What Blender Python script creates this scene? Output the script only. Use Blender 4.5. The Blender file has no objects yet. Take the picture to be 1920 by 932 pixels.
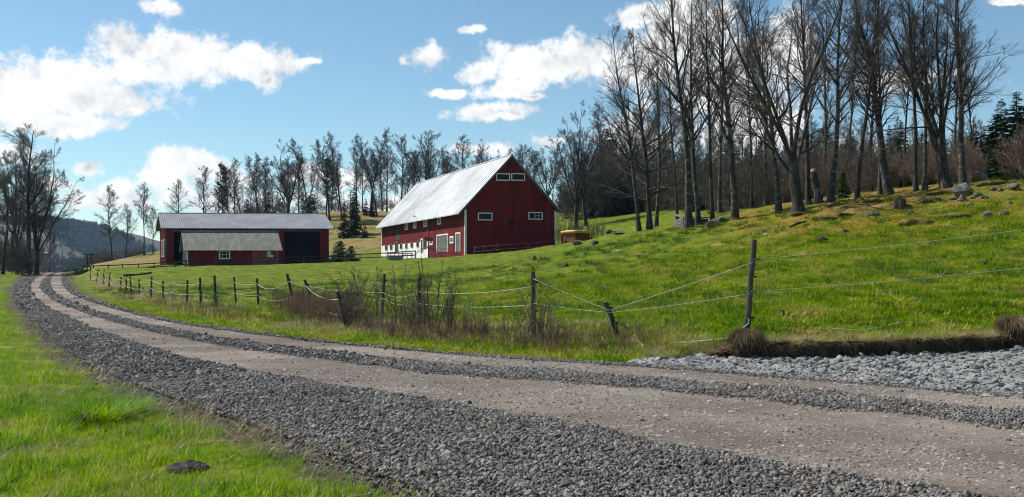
import bpy, math, random
import numpy as np
from mathutils import Vector, Matrix

# ------------------------------------------------------------------ camera, sky, sun, exposure
F, HOR, CAMH = 1900.0, 508.0, 1.45          # focal length and horizon row for a 1920 px wide frame
K = F / 1700.0
scene = bpy.context.scene
cam_d = bpy.data.cameras.new('camera'); cam = bpy.data.objects.new('camera', cam_d)
scene.collection.objects.link(cam); scene.camera = cam
cam.location = (0, 0, CAMH); cam.rotation_euler = (math.radians(90), 0, 0)
cam_d.sensor_width = 36.0; cam_d.lens = 36.0 * F / 1920.0
cam_d.shift_y = (HOR - 466.0) / 1920.0
cam_d.clip_start = 0.1; cam_d.clip_end = 12000

SUN_EL = math.radians(49.0)
SUN_H = Vector((-0.91, 0.41, 0)).normalized()
SUN_DIR = Vector((SUN_H.x * math.cos(SUN_EL), SUN_H.y * math.cos(SUN_EL), math.sin(SUN_EL)))
sun_d = bpy.data.lights.new('sun', 'SUN'); sun = bpy.data.objects.new('sun', sun_d)
scene.collection.objects.link(sun)
sun_d.energy = 5.0; sun_d.angle = math.radians(0.53); sun_d.color = (1.0, 0.95, 0.87)
sun.rotation_euler = SUN_DIR.to_track_quat('Z', 'Y').to_euler()
sun.location = (-40, 40, 60)

scene.view_settings.view_transform = 'Standard'
scene.view_settings.look = 'None'
scene.view_settings.exposure = 0.6
scene.view_settings.gamma = 1.0
scene.render.engine = 'CYCLES'
scene.cycles.max_bounces = 5
scene.cycles.transparent_max_bounces = 8
scene.cycles.volume_bounces = 0
scene.cycles.filter_width = 1.05

def pix_dir(u, v):
    return (math.atan2((u - 960) / F, 1.0), math.atan2((HOR - v) / F, math.hypot(1.0, (u - 960) / F)))

CLOUDS = [  # centre and half size of each cumulus lobe, given as view angles of the photo's pixels
    (330,100,150,46),(235,85,80,40),(430,118,115,44),(520,130,48,34),(575,118,22,9),(490,160,36,20),(300,140,120,30),
    (60,140,120,42),(130,180,170,40),(240,205,70,20),(110,232,100,22),(30,185,90,50),(0,120,60,30),(-60,180,120,60),
    (10,285,60,28),(305,12,38,20),(340,318,85,27),(300,345,55,26),(420,335,55,26),(155,314,34,15),(190,375,75,24),(260,385,50,20),
    (420,380,120,28),(90,350,40,14),(810,106,38,25),(775,112,18,10),(1000,118,135,38),(900,135,50,28),(1100,108,90,46),(1200,110,100,50),
    (960,172,70,20),(855,175,38,11),(1000,190,40,8),(940,219,82,18),(865,62,34,9),(1185,30,46,26),(1290,60,90,60),
    (1350,150,120,70),(1210,265,90,50),(1040,272,45,18),(1420,240,100,60),(900,288,80,14),(1600,300,120,50),(1480,90,70,60),
    (640,330,90,22),(1885,-6,40,6),(1700,150,70,30),(2050,150,120,60),(700,380,200,22)]

world = bpy.data.worlds.new('World'); scene.world = world; world.use_nodes = True
nt = world.node_tree; nt.nodes.clear()
class NB:
    def __init__(s, nt): s.nt = nt
    def n(s, t, **kw):
        nd = s.nt.nodes.new(t)
        for k, v in kw.items(): setattr(nd, k, v)
        return nd
    def put(s, sock, v):
        if isinstance(v, bpy.types.NodeSocket): s.nt.links.new(v, sock)
        elif v is not None:
            if hasattr(sock, 'default_value') and isinstance(v, (tuple, list)) and len(v) == 3 and len(sock.default_value) == 4: v = (*v, 1)
            sock.default_value = v
    def m(s, op, a, b=None, c=None, clamp=False):
        nd = s.n('ShaderNodeMath', operation=op); nd.use_clamp = clamp
        for i, x in enumerate((a, b, c)): s.put(nd.inputs[i], x)
        return nd.outputs[0]
    def vm(s, op, a, b=None):
        nd = s.n('ShaderNodeVectorMath', operation=op)
        s.put(nd.inputs[0], a); s.put(nd.inputs[1], b)
        return nd.outputs['Value'] if op in ('LENGTH', 'DOT_PRODUCT', 'DISTANCE') else nd.outputs[0]
    def noise(s, vec, scale, detail=4, rough=0.55, dist=0.0, color=False):
        nd = s.n('ShaderNodeTexNoise'); s.put(nd.inputs['Vector'], vec)
        nd.inputs['Scale'].default_value = scale; nd.inputs['Detail'].default_value = detail
        nd.inputs['Roughness'].default_value = rough; nd.inputs['Distortion'].default_value = dist
        return nd.outputs['Color' if color else 'Fac']
    def ss(s, x, a, b, lo=0.0, hi=1.0):
        nd = s.n('ShaderNodeMapRange', interpolation_type='SMOOTHSTEP')
        s.put(nd.inputs['Value'], x)
        for k, v in (('From Min', a), ('From Max', b), ('To Min', lo), ('To Max', hi)): s.put(nd.inputs[k], v)
        return nd.outputs[0]
    def mix(s, f, a, b, blend='MIX'):
        nd = s.n('ShaderNodeMix', data_type='RGBA', blend_type=blend)
        s.put(nd.inputs[0], f); s.put(nd.inputs[6], a); s.put(nd.inputs[7], b)
        return nd.outputs[2]
w = NB(nt)
sky = w.n('ShaderNodeTexSky', sky_type='NISHITA')
sky.sun_disc = False; sky.sun_elevation = SUN_EL
sky.sun_rotation = math.atan2(SUN_H.x, SUN_H.y)
sky.air_density = 1.0; sky.dust_density = 0.0; sky.ozone_density = 3.0; sky.altitude = 200
geo = w.n('ShaderNodeTexCoord'); dvec = geo.outputs['Generated']
sep = w.n('ShaderNodeSeparateXYZ'); w.put(sep.inputs[0], dvec)
az = w.m('ARCTAN2', sep.outputs[0], sep.outputs[1]); el = w.m('ARCSINE', sep.outputs[2])
comb = w.n('ShaderNodeCombineXYZ'); w.put(comb.inputs[0], az); w.put(comb.inputs[1], el)
warp = w.noise(dvec, 9.0, 5, 0.6, color=True)
wv = w.vm('MULTIPLY', w.vm('SUBTRACT', warp, (0.5, 0.5, 0.5)), (0.075, 0.042, 0.0))
pos = w.vm('ADD', comb.outputs[0], wv)
def field(p):
    run = None
    for (cx, cy, rx, ry) in CLOUDS:
        a0, e0 = pix_dir(cx, cy)
        ma = w.n('ShaderNodeVectorMath', operation='MULTIPLY_ADD'); w.put(ma.inputs[0], p); w.put(ma.inputs[1], (F / rx, F / ry, 0)); w.put(ma.inputs[2], (-a0 * F / rx, -e0 * F / ry, 0))
        d = w.vm('LENGTH', ma.outputs[0])
        run = d if run is None else w.m('SMOOTH_MIN', run, d, 0.35)
    return run
blob = field(pos)                                                    # 0 in a lobe's centre, 1 at its rim
# the rest of the sky carries on with the same broken cumulus
stretched = w.vm('MULTIPLY', dvec, (1.0, 1.0, 2.2))
other = w.ss(w.noise(stretched, 2.6, 3, 0.5), 0.54, 0.74, 1.9, 0.6)
outside = w.m('MAXIMUM', w.ss(w.m('ABSOLUTE', az), 0.60, 0.75), w.ss(el, 0.31, 0.42))
rim = w.m('ADD', w.m('MULTIPLY', blob, w.m('SUBTRACT', 1.0, outside)), w.m('MULTIPLY', other, outside))
n_here = w.noise(dvec, 26.0, 7, 0.62)
off = w.vm('ADD', dvec, (-0.012, 0.0, 0.020))
n_sun = w.noise(off, 26.0, 5, 0.62)
n_big = w.noise(dvec, 11.0, 3, 0.55); n_fine = w.noise(dvec, 95.0, 5, 0.65)
dens = w.m('ADD', w.m('ADD', w.m('SUBTRACT', 1.06, rim), w.m('MULTIPLY', w.m('SUBTRACT', n_fine, 0.5), 1.1)), w.m('ADD', w.m('MULTIPLY', w.m('SUBTRACT', n_here, 0.5), 2.3), w.m('MULTIPLY', w.m('SUBTRACT', n_big, 0.5), 0.9)))
alpha = w.ss(dens, -0.08, 0.58)
# billows: the side towards the sun is bright, thick undersides are grey
relief = w.m('MULTIPLY', w.m('SUBTRACT', n_here, n_sun), 1.3)
thick = w.ss(dens, 0.55, 1.5)
lowfreq = w.ss(w.noise(dvec, 14.0, 4, 0.55), 0.42, 0.68)
light = w.m('ADD', w.m('SUBTRACT', 0.97, w.m('MULTIPLY', w.m('MULTIPLY', thick, lowfreq), 0.36)), w.m('MULTIPLY', relief, 0.55), clamp=False)
light = w.m('MINIMUM', w.m('MAXIMUM', light, 0.45), 1.08)
ccol = w.mix(w.ss(light, 0.45, 1.0), (0.50, 0.55, 0.63), (1.0, 0.99, 0.98))
hz = w.ss(el, 0.0, 0.09, 0.22, 0.0)
alpha2 = w.m('MAXIMUM', alpha, hz)
bg1 = w.n('ShaderNodeBackground'); w.put(bg1.inputs[0], w.mix(1.0, sky.outputs[0], (0.91, 1.02, 0.96), 'MULTIPLY')); bg1.inputs[1].default_value = 0.082
bg2 = w.n('ShaderNodeBackground'); w.put(bg2.inputs[0], ccol); w.put(bg2.inputs[1], w.m('MULTIPLY', light, 0.70))
mx = w.n('ShaderNodeMixShader'); w.put(mx.inputs[0], w.m('MULTIPLY', alpha2, 0.97)); w.put(mx.inputs[1], bg1.outputs[0]); w.put(mx.inputs[2], bg2.outputs[0])
world.cycles.sampling_method = 'MANUAL'; world.cycles.sample_map_resolution = 256
wo = w.n('ShaderNodeOutputWorld'); w.put(wo.inputs[0], mx.outputs[0])

# ------------------------------------------------------------------ helpers
C = scene.collection
rng = np.random.default_rng(11)
def norm(a): return a / np.maximum(np.linalg.norm(a, axis=-1, keepdims=True), 1e-9)
def sstep(x, a, b):
    t = np.clip((np.asarray(x, float) - a) / (b - a), 0, 1); return t * t * (3 - 2 * t)
def mesh_from(name, V, polys, mats, smooth=False, midx=None):
    """polys: list of integer arrays of shape (n,k)"""
    me = bpy.data.meshes.new(name)
    V = np.asarray(V, np.float32).reshape(-1, 3)
    polys = [np.asarray(p, np.int32) for p in polys if len(p)]
    nl = sum(p.size for p in polys); npoly = sum(len(p) for p in polys)
    me.vertices.add(len(V)); me.vertices.foreach_set('co', V.ravel())
    me.loops.add(nl); me.polygons.add(npoly)
    me.loops.foreach_set('vertex_index', np.concatenate([p.ravel() for p in polys]))
    st = []; c = 0
    for p in polys:
        st.append(np.arange(len(p)) * p.shape[1] + c); c += p.size
    me.polygons.foreach_set('loop_start', np.concatenate(st).astype(np.int32))
    if midx is not None: me.polygons.foreach_set('material_index', np.asarray(midx, np.int32))
    me.polygons.foreach_set('use_smooth', np.full(npoly, bool(smooth)))
    for m in (mats if isinstance(mats, (list, tuple)) else [mats]): me.materials.append(m)
    me.update(calc_edges=True); me.validate()
    return me
def link(name, me, parent=None, loc=None, rot=None):
    o = bpy.data.objects.new(name, me); C.objects.link(o)
    if parent is not None: o.parent = parent
    if loc is not None: o.location = loc
    if rot is not None: o.rotation_euler = rot
    return o
def tag(o, label=None, cat=None, group=None, kind=None):
    if label: o['label'] = label
    if cat: o['category'] = cat
    if group: o['group'] = group
    if kind: o['kind'] = kind
    return o
def empty(name, loc, label, cat, group=None, rot=(0, 0, 0), scale=1.0):
    o = bpy.data.objects.new(name, None); C.objects.link(o)
    o.location = loc; o.rotation_euler = rot; o.empty_display_size = 0.3
    o.scale = (scale,) * 3 if not isinstance(scale, (tuple, list)) else scale
    return tag(o, label, cat, group)
class MB:
    def __init__(s): s.V = []; s.P = []; s.n = 0
    def add(s, V, polys):
        V = np.asarray(V, float).reshape(-1, 3)
        for p in polys: s.P.append(np.asarray(p, int) + s.n)
        s.V.append(V); s.n += len(V); return s
    def box(s, o, ex, ey, ez):
        """box from corner o along three edge vectors"""
        o, ex, ey, ez = (np.asarray(q, float) for q in (o, ex, ey, ez))
        V = [o, o+ex, o+ex+ey, o+ey, o+ez, o+ex+ez, o+ex+ey+ez, o+ey+ez]
        return s.add(V, [np.array([[0,3,2,1],[4,5,6,7],[0,1,5,4],[1,2,6,5],[2,3,7,6],[3,0,4,7]])])
    def tube(s, P, R, k=6, cap=True):
        V, Q = tubes(np.asarray(P, float)[None], np.asarray(R, float)[None], k)
        n = len(P); polys = [Q]
        if cap: polys += [np.array([list(range(k))[::-1]]), np.array([[(n-1)*k+i for i in range(k)]])]
        return s.add(V, polys)
    def mesh(s, name, mat, smooth=False):
        groups = {}
        for p in s.P: groups.setdefault(p.shape[1], []).append(p)
        return mesh_from(name, np.concatenate(s.V), [np.concatenate(g) for g in groups.values()], mat, smooth)
    def build(s, name, mat, parent=None, smooth=False, **kw):
        return link(name, s.mesh(name, mat, smooth), parent, **kw)
def tubes(P, R, k):
    N, S, _ = P.shape
    T = np.empty_like(P); T[:, 1:-1] = P[:, 2:] - P[:, :-2]; T[:, 0] = P[:, 1] - P[:, 0]; T[:, -1] = P[:, -1] - P[:, -2]
    T = norm(T)
    ax = np.argmin(np.abs(P[:, -1] - P[:, 0]), axis=1)
    ref = np.eye(3)[ax][:, None, :]
    n1 = norm(np.cross(T, np.broadcast_to(ref, T.shape))); n2 = np.cross(T, n1)
    a = np.arange(k) * 2 * np.pi / k
    V = P[:, :, None, :] + R[:, :, None, None] * (np.cos(a)[:, None] * n1[:, :, None, :] + np.sin(a)[:, None] * n2[:, :, None, :])
    idx = np.arange(N * S * k).reshape(N, S, k)
    q = np.stack([idx[:, :-1], np.roll(idx[:, :-1], -1, 2), np.roll(idx[:, 1:], -1, 2), idx[:, 1:]], -1).reshape(-1, 4)
    return V.reshape(-1, 3), q
_perm = np.random.default_rng(3).random((256, 256))
def vnoise(x, y):
    x = np.asarray(x, float); y = np.asarray(y, float)
    xi = np.floor(x).astype(int); yi = np.floor(y).astype(int); fx = x - xi; fy = y - yi
    fx = fx*fx*(3-2*fx); fy = fy*fy*(3-2*fy)
    g = lambda i, j: _perm[(xi+i) % 256, (yi+j) % 256]
    return (g(0,0)*(1-fx)+g(1,0)*fx)*(1-fy)+(g(0,1)*(1-fx)+g(1,1)*fx)*fy - 0.5
def fbm(x, y, o=4):
    s = 0; a = 1.0
    for i in range(o): s = s + a * vnoise(x * 2**i + 17*i, y * 2**i + 31*i); a *= 0.5
    return s

# ------------------------------------------------------------------ materials
def new_mat(name):
    m = bpy.data.materials.new(name); m.use_nodes = True
    m.node_tree.nodes.clear(); b = NB(m.node_tree)
    out = b.n('ShaderNodeOutputMaterial'); p = b.n('ShaderNodeBsdfPrincipled')
    b.put(out.inputs[0], p.outputs[0])
    return m, b, p, out
def noisy(name, c1, c2, scale, rough=0.8, bump=0.0, bscale=None, metallic=0.0, world=False, c3=None, stretch=None, spec=0.3, lo=0.35, hi=0.65, bdist=0.02):
    m, b, p, out = new_mat(name)
    vec = b.n('ShaderNodeNewGeometry').outputs['Position'] if world else b.n('ShaderNodeTexCoord').outputs['Object']
    if stretch: vec = b.vm('MULTIPLY', vec, stretch)
    f = b.ss(b.noise(vec, scale, 6, 0.6), lo, hi)
    col = b.mix(f, c1, c2)
    if c3 is not None: col = b.mix(b.ss(b.noise(vec, scale * 0.31, 4, 0.6), 0.5, 0.66), col, c3)
    b.put(p.inputs['Base Color'], col); p.inputs['Roughness'].default_value = rough
    p.inputs['Metallic'].default_value = metallic; p.inputs['Specular IOR Level'].default_value = spec
    if bump:
        bn = b.n('ShaderNodeBump'); bn.inputs['Strength'].default_value = bump; bn.inputs['Distance'].default_value = bdist
        b.put(bn.inputs['Height'], b.noise(vec, bscale or scale * 4, 5, 0.6)); b.put(p.inputs['Normal'], bn.outputs[0])
    return m
def blade_mat(name, cA, cB, cDry, dry_lo, dry_hi, trans=0.45, rough=0.5):
    m, b, p, out = new_mat(name)
    posn = b.n('ShaderNodeNewGeometry').outputs['Position']
    rnd = b.n('ShaderNodeObjectInfo').outputs['Random']
    f = b.m('ADD', b.m('MULTIPLY', b.ss(b.noise(posn, 0.9, 6, 0.75), 0.41, 0.59), 0.7), b.m('MULTIPLY', rnd, 0.3))
    col = b.mix(f, cA, cB)
    d = b.ss(b.m('ADD', b.noise(posn, 0.9, 5, 0.65), b.m('MULTIPLY', b.m('SUBTRACT', rnd, 0.5), 0.22)), dry_lo, dry_hi)
    col = b.mix(d, col, cDry)
    b.put(p.inputs['Base Color'], col); p.inputs['Roughness'].default_value = rough; p.inputs['Specular IOR Level'].default_value = 0.18
    t = b.n('ShaderNodeBsdfTranslucent'); b.put(t.inputs[0], col)
    mxs = b.n('ShaderNodeMixShader'); mxs.inputs[0].default_value = trans
    b.put(mxs.inputs[1], p.outputs[0]); b.put(mxs.inputs[2], t.outputs[0]); b.put(out.inputs[0], mxs.outputs[0])
    return m
M = {}
M['bark'] = noisy('bark', (.018,.015,.013), (.055,.048,.042), 6, .9, .6, 18, c3=(.085,.08,.07), stretch=(1,1,.4))
M['birch'] = noisy('birch_bark', (.020,.018,.016), (.065,.06,.056), 5, .85, .6, 16, c3=(.15,.145,.135), stretch=(1,1,1.6))
M['twig'] = noisy('twig', (.040,.031,.027), (.075,.059,.050), 2, .85)
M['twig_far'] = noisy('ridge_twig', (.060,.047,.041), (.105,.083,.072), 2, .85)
M['twig_brown'] = noisy('twig_brown', (.070,.056,.045), (.135,.112,.090), 2, .85)
M['twig_grey'] = noisy('twig_grey', (.080,.059,.046), (.17,.132,.105), 3, .8)
M['dry_stalk'] = noisy('dry_stalk', (.12,.066,.045), (.25,.15,.10), 3, .85)
M['needle'] = blade_mat('needles', (.014,.032,.010), (.030,.058,.014), (.06,.075,.02), .62, .8, .18)
M['pine'] = blade_mat('pine_needles', (.022,.045,.018), (.040,.066,.024), (.07,.075,.03), .62, .8, .18)
M['juniper'] = blade_mat('juniper_needles', (.03,.065,.014), (.055,.10,.02), (.09,.10,.03), .62, .8, .2)
M['grass'] = blade_mat('grass_blades', (.080,.205,.001), (.285,.410,.002), (.36,.31,.09), .57, .74, .5)
M['field_grass'] = blade_mat('field_grass_blades', (.088,.180,.001), (.290,.375,.002), (.34,.25,.08), .52, .68, .45)
M['tuft'] = blade_mat('lush_tuft_blades', (.030,.085,.005), (.075,.150,.008), (.20,.18,.05), .62, .80, .4)
M['dry_grass'] = blade_mat('dry_grass_blades', (.32,.25,.13), (.50,.41,.23), (.13,.17,.02), .52, .66, .35)
M['soil'] = noisy('dark_soil', (.018,.012,.009), (.060,.036,.024), 9, .95, .9, 30, c3=(.10,.06,.035))
M['mole_soil'] = noisy('molehill_soil', (.022,.018,.015), (.095,.080,.066), 22, .95, 1.0, 60, bdist=.05)
M['red'] = noisy('falu_red_boards', (.122,.005,.007), (.175,.009,.011), 1.2, .85, .15, 30, c3=(.10,.004,.006), stretch=(1,1,.15))
M['red_faded'] = noisy('faded_red_boards', (.19,.055,.045), (.27,.10,.085), 1.5, .85, .15, 30, stretch=(1,1,.3))
M['white'] = noisy('white_paint', (.62,.62,.60), (.80,.80,.78), 3, .6)
M['plaster'] = noisy('whitewashed_plaster', (.56,.56,.54), (.76,.76,.74), .8, .85, .2, 8, c3=(.46,.45,.42))
M['glass'] = noisy('window_glass', (.008,.009,.011), (.018,.02,.024), 1, .12, spec=.12)
M['metal_bright'] = noisy('bright_roof_metal', (.40,.41,.42), (.52,.52,.52), .25, .46, .0, metallic=.30, c3=(.33,.34,.35))
M['metal_grey'] = noisy('galvanised_roof_metal', (.165,.172,.195), (.215,.222,.25), .5, .75, spec=.15)
M['fibre'] = noisy('fibre_cement_roof', (.095,.102,.090), (.155,.162,.146), .8, .85, .2, 14, c3=(.11,.115,.09), stretch=(2.2,1,.5))
M['dark_wood'] = noisy('dark_weathered_wood', (.018,.016,.014), (.055,.048,.042), 5, .85, .4, 30)
M['post'] = noisy('fence_post_wood', (.025,.021,.018), (.085,.072,.060), 7, .85, .5, 40, stretch=(1,1,.25))
M['grey_wood'] = noisy('grey_wood', (.075,.072,.068), (.155,.15,.143), 6, .85, .4, 30, stretch=(1,1,.2))
M['dark'] = noisy('dark_interior', (.012,.012,.014), (.022,.022,.026), 1, .9)
M['concrete'] = noisy('concrete', (.22,.22,.21), (.33,.33,.32), 3, .9, .3)
M['rope'] = noisy('white_rope', (.34,.35,.34), (.46,.46,.45), 5, .6)
M['wire'] = noisy('grey_wire', (.24,.28,.27), (.36,.40,.39), 5, .5)
M['rock'] = noisy('grey_rock', (.055,.054,.052), (.155,.152,.148), 3, .9, .8, 9, c3=(.13,.095,.025))
M['rock_dark'] = noisy('dark_rock', (.05,.048,.046), (.14,.135,.13), 3, .9, .6, 9, c3=(.09,.07,.02))
M['moss'] = noisy('moss_mound', (.045,.05,.010), (.17,.12,.018), 7, .95, 1.0, 24, c3=(.24,.13,.03), bdist=.06)
M['tarp'] = noisy('yellow_tarp', (.40,.24,.03), (.50,.32,.05), 1.5, .6)
M['rust_board'] = noisy('red_brown_boards', (.13,.04,.025), (.25,.085,.05), 4, .85, .3, 20)
M['stone'] = noisy('road_stone', (.044,.040,.037), (.135,.125,.116), .9, .8, world=True, lo=.3, hi=.7, c3=(.15,.143,.137))
M['pale_stone'] = noisy('pale_stone', (.118,.117,.113), (.235,.233,.226), 2.2, .85, .2, 30, world=True)
M['track_stone'] = noisy('track_stone', (.105,.088,.073), (.30,.265,.23), 1.1, .85, world=True, lo=.3, hi=.7)
M['thatch'] = blade_mat('thatch_blades', (.26,.21,.10), (.40,.34,.18), (.16,.11,.06), .5, .6, .3)
M['straw'] = blade_mat('tussock_straw', (.15,.105,.06), (.30,.22,.125), (.10,.065,.035), .5, .65, .3)
M['pole'] = noisy('pole_paint', (.10,.15,.16), (.16,.21,.22), 2, .6)
M['cabinet'] = noisy('cabinet_paint', (.42,.50,.50), (.52,.58,.58), 2, .5)
# per-stone tone
for _k in ('stone', 'track_stone'):
  _t = M[_k].node_tree; _b = NB(_t); _p = [n for n in _t.nodes if n.type == 'BSDF_PRINCIPLED'][0]
  _old = _p.inputs['Base Color'].links[0].from_socket
  _r = _b.n('ShaderNodeObjectInfo').outputs['Random']
  _b.put(_p.inputs['Base Color'], _b.mix(_b.ss(_r, .0, 1.0, .0, 1.0), _b.mix(.55, _old, (.040,.036,.033) if _k == 'stone' else (.07,.058,.048)), _b.mix(.45, _old, (.28,.26,.235) if _k == 'stone' else (.34,.31,.28))))
# ------------------------------------------------------------------ terrain
def at(u, v, Y17):
    """point seen at photo position (u,v) at a depth of Y17*K metres"""
    Y = Y17 * K
    return np.array([(u - 960) / F * Y, Y, CAMH + (HOR - v) / F * Y])
_ry = np.array([-60, 20, 40, 60, 100, 140, 170, 200, 300, 500]) * K
_rz = np.array([0, 0, .08, .24, .60, .95, 1.15, .85, -3.0, -6.0])
def z_road(Y): return np.interp(Y, _ry, _rz)
def road_px(u, v):
    Ys = np.linspace(3, 172 * K, 6000)
    vv = HOR + F * (CAMH - z_road(Ys)) / Ys
    i = np.argmax(vv <= v) if (vv <= v).any() else len(Ys) - 1
    Y = Ys[i]; return ((u - 960) / F * Y, Y)
R_ = lambda x, y17: (x, y17 * K)
PAIRS = [(R_(14,-8),R_(19,-1.5)),(R_(8,-2.6),R_(13,4)),(R_(3.5,1.6),R_(8.6,7.95)),(R_(1.2,3.9),road_px(1920,745)),
 (road_px(820,932),road_px(1480,708)),(road_px(560,830),road_px(1180,684)),(road_px(290,735),road_px(915,668)),
 (road_px(165,683),road_px(620,641)),(road_px(108,640),road_px(460,622)),(road_px(60,600),road_px(330,603)),
 (road_px(30,570),road_px(222,577)),(road_px(25,548),road_px(150,552)),(road_px(33,530),road_px(128,531)),
 (road_px(55,518),road_px(125,518)),(road_px(78,511.2),road_px(132,511.2)),(R_(-100,205),R_(-94.5,205)),(R_(-106,260),R_(-100,260)),(R_(-110,330),R_(-104,330))]
def catmull(P, n):
    P = np.asarray(P, float); out = []
    for i in range(len(P) - 1):
        p0, p1, p2, p3 = P[max(i-1,0)], P[i], P[i+1], P[min(i+2,len(P)-1)]
        d1 = (p2-p0)*.5; d2 = (p3-p1)*.5
        lim = np.linalg.norm(p2-p1); 
        for d in (d1, d2):
            L = np.linalg.norm(d)
            if L > lim: d *= lim / L
        t = np.linspace(0, 1, n, endpoint=False)[:, None]
        out.append((2*t**3-3*t**2+1)*p1+(t**3-2*t**2+t)*d1+(-2*t**3+3*t**2)*p2+(t**3-t**2)*d2)
    out.append(P[-1:]); return np.concatenate(out)
NSUB = 14
LE = catmull([p[0] for p in PAIRS], NSUB); RE = catmull([p[1] for p in PAIRS], NSUB)
NS = len(LE)
# pale stone lay-by beside the road
LAY_TOP = catmull([road_px(1170,682.5), road_px(1230,676), road_px(1300,672.5), (4.55, 14.9*K), (6.8, 15.6*K), (9.5, 16.7*K), (13, 17.6*K), (22, 18.5*K)], 12)
def in_poly(P, poly):
    x, y = P[:, 0], P[:, 1]; ins = np.zeros(len(P), bool)
    X, Y = poly[:, 0], poly[:, 1]; j = len(poly) - 1
    for i in range(len(poly)):
        c = ((Y[i] > y) != (Y[j] > y))
        if c.any():
            xin = (X[j]-X[i])*(y-Y[i])/((Y[j]-Y[i]) or 1e-12)+X[i]
            ins ^= c & (x < xin)
        j = i
    return ins
def d_line(P, line):
    best = np.full(len(P), 1e9)
    for a, b in zip(line[:-1], line[1:]):
        ab = b - a; t = np.clip(((P - a) @ ab) / max(ab @ ab, 1e-12), 0, 1)
        best = np.minimum(best, np.linalg.norm(P - a - t[:, None] * ab, axis=1))
    return best
ROAD_POLY = np.concatenate([LE, RE[::-1]])
LAY_POLY = np.concatenate([LAY_TOP, [(22, -3.0)], RE[(RE[:, 1] < LAY_TOP[0][1])]])
CTRL = []
def cp(u, v, Y17): CTRL.append(at(u, v, Y17))
for p in LE[::NSUB]: CTRL.append(np.array([p[0], p[1], z_road(p[1])]))
for p in RE[::NSUB]: CTRL.append(np.array([p[0], p[1], z_road(p[1])]))
for q in [(1000,636,17.3),(1160,629,15.6),(1405,624,14.8),(1900,622,14.6),(2300,620,16),(785,622,19.5),(650,616,23),(540,590,29),(404,572,36),(284,558,44),(194,536,58),
  (1405,500,31),(1900,500,25),(1900,430,32),(1900,338,41),(2200,320,44),(1500,402,46),(1212,432,62),(1390,411,50),(1300,423,57),(1700,365,46),
  (1000,530,38),(700,530,50),(500,520,75),(900,500,70),(1150,470,65),(1600,450,34),
  (1042,466,124),(872,480,119),(790,484,140),(716,480,160),(780,487,128),(650,492,133),(450,499,138),(330,500,139),(310,497,150),(620,488,160),(250,505,100),(180,508,110),
  (660,432,190),(705,398,212),(560,402,230),(420,425,228),(300,475,190),(240,482,195),(840,402,225),(960,402,200),(1110,454,80),(1060,459,100),(1110,451,100),(1150,442,85),(1180,436,72),(1150,415,150),(1350,407,84),(1100,414,165),(1250,409,130),(1600,370,80),(1850,340,70),
  (1500,370,200),(1100,395,240),(1850,330,200),(0,560,45),(0,516,95),(-100,515,120),(30,507,130),(-400,520,120),(-100,540,60),(0,700,12.5),(-200,800,9),
  (150,530,260),(0,530,260)]: cp(*q)
for q in [(-300,500,-8),(-120,420,-8),(0,500,10),(300,500,14),(300,150,12),(300,20,8),(80,0,3),(-80,-20,-.3),(-200,80,0),(-10,-20,-.05),(-6,2,-.05),(80,60,9)]: CTRL.append(np.array(q, float))
CTRL = np.array(CTRL)
SC = 50.0
def _U(r2): return np.where(r2 > 1e-12, 0.5 * r2 * np.log(np.maximum(r2, 1e-12)), 0)
_n = len(CTRL); _XY = CTRL[:, :2] / SC
_A = np.zeros((_n+3, _n+3)); _d = ((_XY[:, None] - _XY[None]) ** 2).sum(-1)
_A[:_n, :_n] = _U(_d) + np.eye(_n) * 4e-3; _A[:_n, _n] = 1; _A[:_n, _n+1:] = _XY; _A[_n, :_n] = 1; _A[_n+1:, :_n] = _XY.T
_W = np.linalg.solve(_A, np.concatenate([CTRL[:, 2], [0, 0, 0]]))
def tps(P):
    P = np.asarray(P, float) / SC; out = np.empty(len(P))
    for i in range(0, len(P), 20000):
        q = P[i:i+20000]; d = ((q[:, None] - _XY[None]) ** 2).sum(-1)
        out[i:i+20000] = _U(d) @ _W[:_n] + _W[_n] + q @ _W[_n+1:]
    return out
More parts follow.
